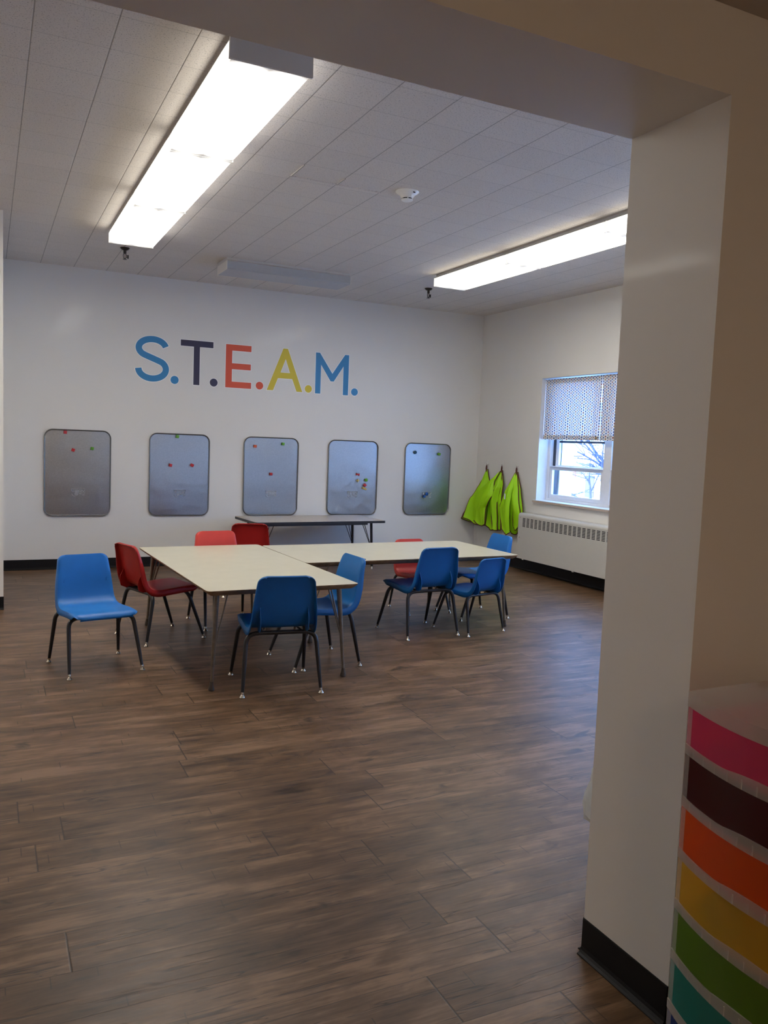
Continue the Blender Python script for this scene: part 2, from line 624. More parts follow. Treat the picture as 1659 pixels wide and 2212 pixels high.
# hall
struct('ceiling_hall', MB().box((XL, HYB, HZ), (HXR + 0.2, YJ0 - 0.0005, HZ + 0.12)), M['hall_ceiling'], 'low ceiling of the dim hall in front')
struct('wall_hall_right', MB().box((HXR, HYB, 0), (HXR + 0.2, YJ0 + 0.017, HZ)), M['wall'], 'right wall of the hall')
struct('wall_hall_back', MB().box((XL, HYB - 0.2, 0), (HXR + 0.2, HYB, HZ + 0.12)), M['wall'], 'back wall of the hall')


# black cove base
def cove(name, p0, p1, nrm, label, h=0.102, ext0=0.0, ext1=0.0):
    p0, p1, nrm = Vector((*p0, 0)), Vector((*p1, 0)), Vector((*nrm, 0))
    prof = [(0.0, h), (0.003, h), (0.004, h - 0.004), (0.004, 0.022), (0.006, 0.012), (0.011, 0.006), (0.018, 0.003), (0.018, 0.0), (0.0, 0.0)]
    mb = MB()
    a = [mb.bm.verts.new(p0 + nrm * d + Vector((0, 0, z))) for d, z in prof]
    b = [mb.bm.verts.new(p1 + nrm * d + Vector((0, 0, z))) for d, z in prof]
    for i in range(len(prof)):
        j = (i + 1) % len(prof)
        mb.bm.faces.new((a[i], a[j], b[j], b[i]))
    mb.bm.faces.new(a); mb.bm.faces.new(list(reversed(b)))
    return struct(name, mb, M['base'], label)


cove('baseboard_back', (-5.47, 0), (0, 0), (0, -1), 'black rubber base along the back wall')
cove('baseboard_right', (0, 0), (0, YJ1), (-1, 0), 'black rubber base along the right wall', h=0.15)
cove('baseboard_closet', (XL, -1.92), (-5.468, -1.92), (0, -1), 'black rubber base at the left picture edge')
cove('baseboard_jamb', (XJ, YJ0), (XJ, YJ1), (-1, 0), 'black rubber base on the jamb of the opening')
cove('baseboard_front', (XJ, YJ1), (0, YJ1), (0, 1), 'black rubber base on the room side of the thick wall')
cove('baseboard_hall', (XJ, YJ0), (HXR, YJ0), (0, -1), 'black rubber base on the hall side of the thick wall')


# two lifted ceiling tile edges
def tile_lip(name, x0, y0, x1, y1, label):
    a, b = Vector((x0, y0, H)), Vector((x1, y1, H))
    d = (b - a).normalized()
    n = Vector((-d.y, d.x, 0)) * 0.004
    mb = MB()
    vs = [a - n, b - n, b + n, a + n]
    lo = [mb.bm.verts.new(v + Vector((0, 0, -0.006))) for v in vs]
    hi = [mb.bm.verts.new(v + Vector((0, 0, 0.004))) for v in vs]
    mb.bm.faces.new(lo); mb.bm.faces.new(hi)
    for i in range(4):
        mb.bm.faces.new((lo[i], lo[(i + 1) % 4], hi[(i + 1) % 4], hi[i]))
    return struct(name, mb, M['ceiling'], label)


# ------------------------------------------------------------------ window 1 (right wall)
def window_unit(name, y0, y1, z0, z1, xg, xo, label, meeting, sill=True):
    """double hung vinyl units in a reveal; xg room-side face of the frame, xo outer"""
    root = MB()
    fw = 0.045
    # outer frame
    root.box((xg, y0, z0), (xo, y0 + fw, z1)).box((xg, y1 - fw, z0), (xo, y1, z1))
    root.box((xg, y0 + fw, z1 - fw), (xo, y1 - fw, z1)).box((xg, y0 + fw, z0), (xo, y1 - fw, z0 + 0.03))
    ym = (y0 + y1) / 2
    root.box((xg - 0.004, ym - 0.055, z0 + 0.03), (xo, ym + 0.055, z1 - fw))
    r = struct(name, root, M['white_trim'], label)
    for (a, b) in ((y0 + fw, ym - 0.055), (ym + 0.055, y1 - fw)):
        # dark track behind
        t = MB()
        t.box((xg + 0.042, a, z0 + 0.03), (xo - 0.020, a + 0.046, z1 - fw))
        t.box((xg + 0.042, b - 0.046, z0 + 0.03), (xo - 0.020, b, z1 - fw))
        t.box((xg + 0.078, b - 0.105, meeting), (xo - 0.022, b - 0.046, z1 - fw))
        t.box((xg + 0.045, a + 0.046, meeting + 0.262), (xo - 0.02, b - 0.046, meeting + 0.285))
        t.build('sash_track', M['sash_dark'], r)
        lo = MB()
        s = 0.038
        xa, xb = xg + 0.008, xg + 0.04
        lo.box((xa, a + 0.004, z0 + 0.03), (xb, b - 0.004, z0 + 0.075), 0.003)
        lo.box((xa, a + 0.004, meeting - 0.045), (xb, b - 0.004, meeting), 0.003)
        lo.box((xa, a + 0.004, z0 + 0.075), (xb, a + 0.004 + s, meeting - 0.045))
        lo.box((xa, b - 0.004 - s, z0 + 0.075), (xb, b - 0.004, meeting - 0.045))
        lo.box((xa - 0.022, a + 0.012, meeting - 0.012), (xa, b - 0.012, meeting), 0.003)
        lo.build('lower_sash', M['white_trim'], r)
        MB().box((xa + 0.012, a + 0.03, z0 + 0.06), (xa + 0.016, b - 0.03, meeting - 0.03)).build('pane', M['glass'], r)
        us = MB()
        xc, xd = xb + 0.004, xb + 0.034
        us.box((xc, a + 0.022, meeting - 0.03), (xd, b - 0.022, meeting + 0.012))
        us.box((xc, a + 0.022, z1 - fw - 0.05), (xd, b - 0.022, z1 - fw))
        us.box((xc, a + 0.022, meeting + 0.012), (xd, a + 0.05, z1 - fw - 0.05))
        us.box((xc, b - 0.098, meeting + 0.012), (xd, b - 0.022, z1 - fw - 0.05))
        us.build('upper_sash', M['white_trim'], r)
        MB().box((xc + 0.012, a + 0.04, meeting), (xc + 0.016, b - 0.04, z1 - fw - 0.04)).build('pane', M['glass'], r)
    return r


w1 = window_unit('window_1', WIN1[0], WIN1[1], WIN1[2], WIN1[3], 0.135, 0.235, 'white double-hung window in the right wall', 1.215)
# painted reveal and sill
mb = MB()
y0, y1, z0, z1 = WIN1
mb.box((0.001, y1 - 0.004, z0), (0.136, y1 + 0.0005, z1)).box((0.001, y0 - 0.0005, z0), (0.136, y0 + 0.004, z1))
mb.box((0.001, y0, z1 - 0.004), (0.136, y1, z1 + 0.0005))
mb.box((0.235, y1 - 0.10, z0 - 0.0005), (0.421, y1 + 0.0005, z1)).box((0.235, y0 - 0.0005, z0 - 0.0005), (0.421, y0 + 0.03, z1))
mb.build('reveal', M['reveal'], w1)
MB().box((-0.03, y0 - 0.02, z0 - 0.02), (0.0, y1 + 0.018, z0 + 0.003), 0.003).box((0.0, y0, z0 - 0.001), (0.136, y1, z0 + 0.003)).build('window_sill', M['reveal'], w1)
MB().box((-0.033, y0 - 0.021, z0 - 0.022), (-0.0295, y1 + 0.019, z0 - 0.003)).box((-0.033, y1 + 0.0175, z0 - 0.022), (-0.0005, y1 + 0.0205, z0 - 0.003)).build('sill_edge', M['sill'], w1)

# the other windows of the room, beside and behind the thick wall (only their daylight and reflections show)
def plain_window(name, lo, hi, axis, label):
    mb = MB()
    f = 0.05
    if axis == 'x':
        xa, xb = 0.12, 0.20
        a, b, c, d = lo[1], hi[1], lo[2], hi[2]
        bx = lambda p, q, r, s: mb.box((xa, p, r), (xb, q, s))
    else:
        ya, yb = YJ0 + 0.03, YJ0 + 0.1
        a, b, c, d = lo[0], hi[0], lo[2], hi[2]
        bx = lambda p, q, r, s: mb.box((p, ya, r), (q, yb, s))
    bx(a, a + f, c, d); bx(b - f, b, c, d); bx(a, b, c, c + f); bx(a, b, d - f, d)
    mid = (a + b) / 2
    bx(mid - 0.05, mid + 0.05, c, d)
    bx(a, b, (c + d) / 2 - 0.03, (c + d) / 2 + 0.03)
    r = struct(name, mb, M['white_trim'], label)
    g = MB()
    if axis == 'x': g.box((xa + 0.03, a + 0.02, c + 0.02), (xa + 0.035, b - 0.02, d - 0.02))
    else: g.box((a + 0.02, ya + 0.03, c + 0.02), (b - 0.02, ya + 0.035, d - 0.02))
    g.build('pane', M['glass'], r)
    return r


plain_window('window_2', (WIN2[0], 0, WIN2[2]), (WIN2[1], 0, WIN2[3]), 'y', 'window in the thick wall behind the jamb')
plain_window('window_3', (0, WIN3[0], WIN3[2]), (0, WIN3[1], WIN3[3]), 'x', 'second window in the right wall')


# ------------------------------------------------------------------ curtain
def make_curtain_mat():
    mm = bpy.data.materials.new('dotted_cotton')
    k = NT(mm)
    k.t.nodes.remove(k.b)
    uv = k.n('ShaderNodeTexCoord')
    sp = k.n('ShaderNodeSeparateXYZ')
    k.link(uv.outputs['UV'], sp.inputs[0])
    u, v = sp.outputs[0], sp.outputs[1]
    cu = k.math('MULTIPLY', u, 1 / 0.0300)
    cv = k.math('MULTIPLY', v, 1 / 0.0285)
    col = k.math('FLOOR', cu)
    par = k.math('MULTIPLY', k.math('FRACT', k.math('MULTIPLY', col, 0.5)), 1.0)
    cv = k.math('ADD', cv, par)
    row = k.math('FLOOR', cv)
    du = k.math('SUBTRACT', k.math('FRACT', cu), 0.5)
    dv = k.math('SUBTRACT', k.math('FRACT', cv), 0.5)
    d = k.math('SQRT', k.math('ADD', k.math('MULTIPLY', k.math('MULTIPLY', du, du), 1.6), k.math('MULTIPLY', dv, dv)))
    dot = k.math('LESS_THAN', d, 0.33)
    hue = k.math('FRACT', k.math('DIVIDE', k.math('ADD', col, k.math('MULTIPLY', row, 2.0)), 5.0))
    dc = k.ramp(hue, [(0.0, (0.02, 0.05, 0.16)), (0.19, (0.30, 0.06, 0.04)), (0.39, (0.02, 0.06, 0.20)), (0.59, (0.36, 0.20, 0.07)), (0.79, (0.03, 0.09, 0.24))])
    k.t.nodes[-1].color_ramp.interpolation = 'CONSTANT'
    base = k.mix(dot, (0.80, 0.79, 0.76), dc)
    df = k.n('ShaderNodeBsdfDiffuse'); tl = k.n('ShaderNodeBsdfTranslucent')
    k.link(base, df.inputs[0]); k.link(base, tl.inputs[0])
    mx = k.n('ShaderNodeMixShader'); mx.inputs[0].default_value = 0.17
    k.link(df.outputs[0], mx.inputs[1]); k.link(tl.outputs[0], mx.inputs[2])
    k.link(mx.outputs[0], k.out.inputs[0])
    return mm


M['curtain'] = make_curtain_mat()


def curtain(name, ya, yb, label, seed, gap_right=False):
    rnd = random.Random(seed)
    ph = [rnd.uniform(0, 6.28) for _ in range(4)]
    zt, zb = 2.172, 1.508
    def fx(u, v):
        amp = 0.006 + 0.010 * v
        s = (u * (yb - ya))
        return 0.055 + amp * (math.sin(s * 52 + ph[0] + 0.5 * math.sin(9 * s)) * 0.5 + math.sin(s * 23 + ph[1]) * 0.6) * (0.4 + 0.6 * v)
    def fy(u, v):
        lo, hi = ya, yb
        if gap_right: pass
        return lo + (hi - lo) * u
    def sheet(v0, v1, dx, nv):
        mb = MB()
        nu = 150
        uvl = mb.bm.loops.layers.uv.new('UVMap')
        grid = [[None] * (nv + 1) for _ in range(nu + 1)]
        for i in range(nu + 1):
            for j in range(nv + 1):
                v = v0 + (v1 - v0) * j / nv
                grid[i][j] = (mb.bm.verts.new((fx(i / nu, v) + dx, fy(i / nu, v), zt + (zb - zt) * v)), i / nu, v)
        for i in range(nu):
            for j in range(nv):
                q = (grid[i][j], grid[i + 1][j], grid[i + 1][j + 1], grid[i][j + 1])
                f = mb.bm.faces.new([t[0] for t in q])
                for lp, t in zip(f.loops, q):
                    lp[uvl].uv = ((t[1]) * (yb - ya) * 1.18 + 3, t[2] * 0.664 + 3)
        return mb
    o = sheet(0, 1, 0, 24).build(name, M['curtain'], None, smooth=80, recalc=False)
    tag(o, label, 'curtain', 'dotted half curtains')
    sheet(0.925, 1.0, -0.004, 4).build('hem', M['curtain'], o, smooth=80, recalc=False)
    sheet(0.0, 0.075, -0.004, 4).build('rod_pocket', M['curtain'], o, smooth=80, recalc=False)
    return o


curtain('half_curtain', -2.2105, -1.280, 'dotted white half curtain on the left half of the window', 3)
curtain('half_curtain', -3.26, -2.2195, 'dotted white half curtain partly cut off by the jamb', 5)
o = MB().tube([(0.082, -3.262, 2.155), (0.082, -1.278, 2.155)], 0.005).build('curtain_rod', M['white_trim'], None, smooth=50)
tag(o, 'thin white rod carrying the dotted half curtains', 'curtain rod')
o = MB().lathe([(0.001, -0.018), (0.010, -0.010), (0.013, 0.002), (0.008, 0.014), (0.001, 0.018)], (0.012, -2.215, 1.53), 12).build('pull_bead', mat('tan_wood_bead', (0.35, 0.20, 0.08), 0.5), None, smooth=50)
MB().tube([(0.012, -2.215, 1.545), (0.020, -2.215, 2.15)], 0.0012, 6).build('cord', M['white_plastic'], o, smooth=60)
tag(o, 'tan pull bead on a cord between the dotted curtains', 'curtain pull')

# ------------------------------------------------------------------ outdoors
snow = mat('snow', (0.86, 0.88, 0.92), 0.8, var=0.03, vscale=2)
stucco = mat('pale_stucco', (0.78, 0.74, 0.70), 0.8, var=0.05, vscale=3)
roofm = mat('blue_grey_roof', (0.14, 0.17, 0.24), 0.7, var=0.1, vscale=2)
bark = mat('bark', (0.05, 0.062, 0.11), 0.9, var=0.3, vscale=8)
brick = mat('brick', (0.42, 0.17, 0.11), 0.8, var=0.2, vscale=14)
o = MB().box((0.36, -40, -1.4), (60, 40, -1.3)).build('snowy_ground', snow)
tag(o, 'bright snowy ground outside the window', 'ground', kind='structure')
b = thing('pale_house', 'pale house with snow on its roof seen through the window', 'house', (16, 2, -1.3))
MB().box((0, -16, 0), (8, 40, 2.15)).build('wall', stucco, b)
mb = MB()
mb.prism([(-0.5, 2.15), (4.0, 3.05), (8.5, 2.15)], -16.5, 40.5, 'XZ')
mb.build('roof', snow, b)
MB().box((-0.55, -16.5, 2.05), (-0.45, 40.5, 2.2)).build('gutter', roofm, b)
MB().box((-0.06, 15.75, 0.5), (0.02, 16.15, 1.9)).build('brick_pier', brick, b)
fwm = mat('far_window', (0.10, 0.09, 0.13), 0.3)
for ya in (14.6, 17.5, 12.0, 9.0, 20.0):
    MB().box((-0.05, ya, 0.85), (0.02, ya + 0.5, 1.7)).build('window', fwm, b)
MB().box((-0.3, 14.4, 0.0), (-0.05, 15.1, 0.75)).build('step', roofm, b)
hh = thing('far_house', 'taller house with blue-grey gables behind the pale house outside', 'house', (27, 12, -1.3))
MB().box((0, -20, 0), (10, 40, 3.6)).build('wall', stucco, hh)
mb = MB()
for k in range(10):
    ya = -20 + k * 6
    mb.prism([(ya, 3.6), (ya + 4.2, 3.6), (ya + 2.1, 5.6)], -0.4, 10.4, 'YZ')
mb.build('roof', roofm, hh)
for k in range(24):
    MB().box((-0.05, -19 + k * 2.4, 2.2), (0.02, -18.1 + k * 2.4, 3.2)).build('window', roofm, hh)


nb = thing('sky_blocker_house', 'unseen grey house shape added outside the thick wall to mask blue sky', 'house', (2.6, -15.5, -1.3))  # unseen; added to keep blue sky out of the board reflections
MB().box((-5.5, -3, 0), (9, 3, 4.2)).build('wall', mat('grey_blocker', (0.42, 0.42, 0.42), 0.8, var=0.1, vscale=2), nb)
MB().prism([(-3.5, 4.2), (0, 6.2), (3.5, 4.2)], -6.0, 9.5, 'YZ').build('roof', roofm, nb)


def tree(name, x, y, h, seed, label):
    rnd = random.Random(seed)
    mb = MB()
    def grow(p, d, L, r, depth):
        n = 5
        pts, rad = [p], [r]
        q = p.copy()
        for i in range(n):
            d = (d + Vector((rnd.uniform(-.16, .16), rnd.uniform(-.16, .16), rnd.uniform(-.10, .10)))).normalized()
            q = q + d * L / n
            pts.append(q.copy()); rad.append(max(0.004, r * (1 - 0.5 * (i + 1) / n)))
        mb.tube(pts, rad, 7)
        if depth == 0: return
        for k in range(5 if depth == 4 else 4):
            i = rnd.choice((2, 3, 4, 5))
            nd = (d * 0.7 + Vector((rnd.uniform(-1, 1), rnd.uniform(-1, 1), rnd.uniform(-.45, .55)))).normalized()
            grow(pts[i], nd, L * rnd.uniform(.6, .85), max(0.005, rad[i] * 0.66), depth - 1)
    grow(Vector((0, 0, 0)), Vector((0.05, 0.1, 1)).normalized(), h, 0.16, 4)
    o = mb.build(name, bark, None, smooth=60, loc=(x, y, -1.32))
    return tag(o, label, 'tree')


tree('bare_tree', 5.0, 3.1, 1.75, 11, 'bare blue-grey tree close outside the window')
tree('bare_tree', 7.6, 8.8, 1.7, 5, 'bare tree further off outside the window')

# ------------------------------------------------------------------ ceiling lights
def fixture(name, label, loc, rz, lit, group, near_cap=False):
    r = thing(name, label, 'ceiling light', loc, rz, group)
    L = 0.606
    mb = MB()
    mb.prism([(-0.150, 0), (-0.150, -0.018), (-0.1755, -0.034), (0.1755, -0.034), (0.150, -0.018), (0.150, 0)], -L, L, 'XZ')
    mb.build('housing', M['housing'], r)
    prof = [(-0.173, -0.034), (-0.173, -0.098), (-0.165, -0.107), (0.165, -0.107), (0.173, -0.098), (0.173, -0.034)]
    mb = MB()
    n = 24
    rows = []
    for i in range(n + 1):
        yy = -L + 2 * L * i / n
        rows.append([mb.bm.verts.new((a, yy, b)) for a, b in prof])
    for p, q in zip(rows, rows[1:]):
        for i in range(len(prof) - 1):
            mb.bm.faces.new((p[i], p[i + 1], q[i + 1], q[i]))
    mb.build('diffuser', M['lens'] if lit else M['unlit_lens'], r, recalc=True)
    for s in (-1, 1):
        mb = MB()
        metal = near_cap and s < 0
        ends = [(-0.176, -0.006), (-0.178, -0.111), (0.178, -0.111), (0.176, -0.020), (0.160, -0.001), (-0.165, -0.001)] if metal else \
               [(-0.1745, -0.030), (-0.1745, -0.1085), (0.1745, -0.1085), (0.1745, -0.030)]
        mb.prism(ends, s * L, s * (L + (0.014 if metal else 0.003)), 'XZ')
        e = mb.build('end_cap', M['housing'] if metal else (M['lens_end'] if lit else M['unlit_end']), r)
        if metal: e['label'] = 'opaque grey-white metal end cap'
    return r


YR = [-5.45 + 0.605, -5.45 + 0.605 + 1.213, -5.45 + 0.605 + 2.426]
nm = {0: 'nearest the beam', 1: 'middle one', 2: 'farthest, by the sprinkler'}
for i, yv in enumerate(YR):
    fixture('ceiling_light', 'lit fluorescent fitting in the left row, ' + nm[i], (-4.529, yv, H), 0, True, 'left row of fluorescent fittings', near_cap=(i == 0))
nm = {0: 'mostly behind the jamb', 1: 'middle one', 2: 'farthest, by the second sprinkler'}
for i, yv in enumerate(YR):
    fixture('ceiling_light', 'lit fluorescent fitting in the right row, ' + nm[i], (-1.552, yv, H), 0, True, 'right row of fluorescent fittings')
for i, yv in list(enumerate(YR))[1:]:  # out-of-view row, added because the walls needed more light
    fixture('ceiling_light', 'unseen lit fitting added left of the view to brighten the walls, number %d from the beam' % (i + 1), (-7.507, yv, H), 0, True, 'added out-of-view row of fill fittings')
fixture('ceiling_light', 'unlit fluorescent fitting set crosswise near the back wall', (-3.02, -1.215, H), PI / 2, False, None)
# unseen warm lamp added behind the camera to brighten the hall
hl = thing('hall_fill_light', 'small round warm fill lamp added unseen behind the camera', 'ceiling light', (-5.6, -10.4, HZ))
MB().lathe([(0.16, 0.0), (0.16, -0.02), (0.15, -0.02)], (0, 0, 0), 24).build('base', M['housing'], hl)
MB().lathe([(0.15, -0.02), (0.145, -0.05), (0.11, -0.075), (0.05, -0.088), (0.005, -0.09)], (0, 0, 0), 24).build('shade', mat_emit('warm_fill_opal', (1.0, 0.70, 0.46), HALL_FILL), hl, smooth=60)


# ------------------------------------------------------------------ sprinklers, smoke detector
def sprinkler(loc, label):
    r = thing('sprinkler', label, 'sprinkler', loc, 0.3, 'ceiling sprinkler heads')
    MB().lathe([(0.040, 0.0), (0.041, -0.004), (0.030, -0.016), (0.018, -0.022), (0.004, -0.022)], (0, 0, 0), 20).build('escutcheon', M['sprinkler'], r, smooth=50)
    MB().lathe([(0.004, -0.018), (0.013, -0.020), (0.013, -0.046), (0.010, -0.052), (0.004, -0.052)], (0, 0, 0), 12).build('body', M['sprinkler'], r, smooth=50)
    for s in (-1, 1):
        MB().tube([(s * 0.009, 0, -0.05), (s * 0.015, 0, -0.066), (s * 0.012, 0, -0.085), (s * 0.002, 0, -0.098)], 0.003, 8).build('frame_arm', M['sprinkler'], r, smooth=60)
    MB().tube([(0, 0, -0.05), (0, 0, -0.099)], 0.0022, 8).build('bulb', M['sprinkler'], r, smooth=60)
    MB().lathe([(0.002, -0.098), (0.018, -0.098), (0.018, -0.1005), (0.002, -0.1005)], (0, 0, 0), 14).build('deflector', M['sprinkler'], r)
    mb = MB()
    mb.tube([(0.012, 0, -0.066), (0.028, 0, -0.066)], 0.003, 8).tube([(0.012, 0, -0.080), (0.028, 0, -0.078)], 0.003, 8)
    mb.box((0.026, -0.008, -0.090), (0.032, 0.008, -0.058), 0.002)
    mb.build('side_clip', M['sprinkler'], r, smooth=40)
    return r


sprinkler((-4.488, -1.185, H), 'dark sprinkler head just beyond the left row of lights')
sprinkler((-1.44, -1.18, H), 'dark sprinkler head just beyond the right row of lights')
sd_ = thing('smoke_detector', 'white round smoke detector on the ceiling tiles', 'smoke detector', (-3.14, -3.975, H))
MB().lathe([(0.074, 0.0), (0.076, -0.004), (0.070, -0.010), (0.055, -0.019), (0.044, -0.031), (0.038, -0.044), (0.030, -0.044)], (0, 0, 0), 36).build('bowl', M['detector'], sd_, smooth=40)
MB().lathe([(0.005, -0.043), (0.034, -0.043), (0.034, -0.052), (0.005, -0.052)], (0, 0, 0), 24).build('intake', M['dark'], sd_)
mb = MB().lathe([(0.005, -0.051), (0.038, -0.051), (0.037, -0.056), (0.030, -0.060), (0.004, -0.061)], (0, 0, 0), 28)
for k in range(6):
    a = k * PI / 3 + 0.2
    mb.box((0.0345 * math.cos(a) - 0.003, 0.0345 * math.sin(a) - 0.003, -0.052), (0.0345 * math.cos(a) + 0.003, 0.0345 * math.sin(a) + 0.003, -0.043))
mb.build('cover', M['detector'], sd_, smooth=40)
mb = MB()
for k in range(7):
    a = -1.75 + 0.36 + k * 0.045
    q = Vector((0.064 * math.cos(a), 0.064 * math.sin(a), -0.0155))
    mb.box(q - Vector((0.0011, 0.001, 0.0035)), q + Vector((0.0011, 0.001, 0.0028 + 0.001 * (k % 2))))
mb.build('mark', M['dark'], sd_)


# ------------------------------------------------------------------ wall letters
LC = {'blue': mat('letter_blue', (0.028, 0.235, 0.52), 0.5), 'navy': mat('letter_navy', (0.030, 0.028, 0.075), 0.5),
      'orange': mat('letter_orange', (0.72, 0.095, 0.045), 0.5), 'yellow': mat('letter_yellow', (0.68, 0.54, 0.04), 0.5),
      'edge': mat('letter_outline', (0.94, 0.94, 0.94), 0.5)}


def offset_poly(poly, d):
    A = sum(poly[i][0] * poly[(i + 1) % len(poly)][1] - poly[(i + 1) % len(poly)][0] * poly[i][1] for i in range(len(poly)))
    s = 1 if A > 0 else -1
    out = []
    n = len(poly)
    for i in range(n):
        p, c, q = Vector(poly[i - 1]), Vector(poly[i]), Vector(poly[(i + 1) % n])
        e1, e2 = (c - p).normalized(), (q - c).normalized()
        n1, n2 = Vector((e1.y, -e1.x)) * s, Vector((e2.y, -e2.x)) * s
        k = 1 + n1.dot(n2)
        out.append(tuple(c + (n1 + n2) / max(k, 0.35) * d))
    return out


def letter(name, label, polys, color, cat):
    root = None
    mb = MB()
    for p in polys:
        mb.prism(p, -0.0022, -0.0012, 'XZ')
    mb.bm.normal_update()
    bmesh.ops.triangulate(mb.bm, faces=[f for f in mb.bm.faces if len(f.verts) > 4])
    o = mb.build(name, LC[color], None)
    mb = MB()
    for p in polys:
        mb.prism(offset_poly(p, 0.0065), -0.0012, -0.0001, 'XZ')
    mb.bm.normal_update()
    bmesh.ops.triangulate(mb.bm, faces=[f for f in mb.bm.faces if len(f.verts) > 4])
    e = mb.build('outline', LC['edge'], o)
    e['label'] = 'thin white outline'
    return tag(o, label, cat, 'vinyl wall letters')


def disc(cx, cz, r=0.0425, n=36):
    return [(cx + r * math.cos(2 * PI * k / n), cz + r * math.sin(2 * PI * k / n)) for k in range(n)]


# S: one swept ribbon
def s_path():
    pts = []
    cx, cu, cl = -4.032, 2.291, 2.078
    ru_x, ru_z, rl_x, rl_z = 0.139, 0.092, 0.141, 0.101
    for k in range(0, 25):                      # upper bowl from right terminal over the top to the left
        a = math.radians(12 + (232 - 12) * k / 24)
        pts.append((cx + ru_x * math.cos(a), cu + ru_z * math.sin(a)))
    low = []
    for k in range(0, 25):                      # lower bowl from upper right round to the left terminal
        a = math.radians(52 - (232) * k / 24)
        low.append((cx + rl_x * math.cos(a), cl + rl_z * math.sin(a)))
    return pts + low


def ribbon(pts, w):
    L, R = [], []
    n = len(pts)
    for i in range(n):
        a = Vector(pts[max(i - 1, 0)]); b = Vector(pts[min(i + 1, n - 1)])
        t = (b - a).normalized()
        nn = Vector((-t.y, t.x)) * w / 2
        c = Vector(pts[i])
        L.append(tuple(c + nn)); R.append(tuple(c - nn))
    return L + R[::-1]


sp_ = [Vector(p) for p in s_path()]
dense = []
for i in range(len(sp_) - 1):
    for k in range(3):
        dense.append(sp_[i].lerp(sp_[i + 1], k / 3))
dense.append(sp_[-1])
for _ in range(6):
    dense = [dense[0]] + [(dense[i - 1] + dense[i] * 2 + dense[i + 1]) / 4 for i in range(1, len(dense) - 1)] + [dense[-1]]
letter('wall_letter', 'blue vinyl letter S on the back wall', [ribbon([tuple(p) for p in dense], 0.064)], 'blue', 'wall letter')
letter('wall_letter', 'dark navy vinyl letter T on the back wall',
       [[(-3.741, 2.406), (-3.741, 2.342), (-3.602, 2.342), (-3.602, 1.940), (-3.538, 1.940), (-3.538, 2.342), (-3.394, 2.342), (-3.394, 2.406)]], 'navy', 'wall letter')
letter('wall_letter', 'orange-red vinyl letter E on the back wall',
       [[(-3.256, 2.400), (-3.256, 1.936), (-2.968, 1.936), (-2.968, 2.002), (-3.186, 2.002), (-3.186, 2.136), (-2.976, 2.136), (-2.976, 2.200), (-3.186, 2.200), (-3.186, 2.335), (-2.973, 2.335), (-2.973, 2.400)]], 'orange', 'wall letter')
# A with its counter opened by a hairline slit so that it is one polygon
letter('wall_letter', 'yellow vinyl letter A on the back wall',
       [[(-2.606, 2.406), (-2.788, 1.937), (-2.716, 1.937), (-2.662, 2.075), (-2.634, 2.139), (-2.5755, 2.292)],
        [(-2.606, 2.406), (-2.5755, 2.292), (-2.521, 2.139), (-2.494, 2.075), (-2.438, 1.937), (-2.370, 1.937), (-2.553, 2.406)],
        [(-2.662, 2.075), (-2.494, 2.075), (-2.521, 2.139), (-2.634, 2.139)]], 'yellow', 'wall letter')
letter('wall_letter', 'blue vinyl letter M on the back wall',
       [[(-2.218, 2.395), (-2.216, 1.934), (-2.152, 1.934), (-2.152, 2.262), (-2.029, 2.081), (-1.991, 2.081), (-1.874, 2.262), (-1.872, 1.934), (-1.808, 1.934), (-1.808, 2.395), (-1.858, 2.395), (-2.010, 2.168), (-2.169, 2.395)]], 'blue', 'wall letter')
for ch, cx, c in (('S', -3.800, 'blue'), ('T', -3.383, 'navy'), ('E', -2.872, 'orange'), ('A', -2.298, 'yellow'), ('M', -1.726, 'blue')):
    nm_ = {'blue': 'blue', 'navy': 'dark navy', 'orange': 'orange-red', 'yellow': 'yellow'}[c]
    letter('wall_dot', nm_ + ' round vinyl full stop right after the letter ' + ch, [disc(cx, 1.978)], c, 'wall letter')


# ------------------------------------------------------------------ magnetic boards
def rounded_rect(w, h, r, n=8):
    out = []
    for (cx, cz, a0) in ((w / 2 - r, h / 2 - r, 0), (-w / 2 + r, h / 2 - r, 90), (-w / 2 + r, -h / 2 + r, 180), (w / 2 - r, -h / 2 + r, 270)):
        for k in range(n + 1):
            a = math.radians(a0 + 90 * k / n)
            out.append((cx + r * math.cos(a), cz + r * math.sin(a)))
    return out


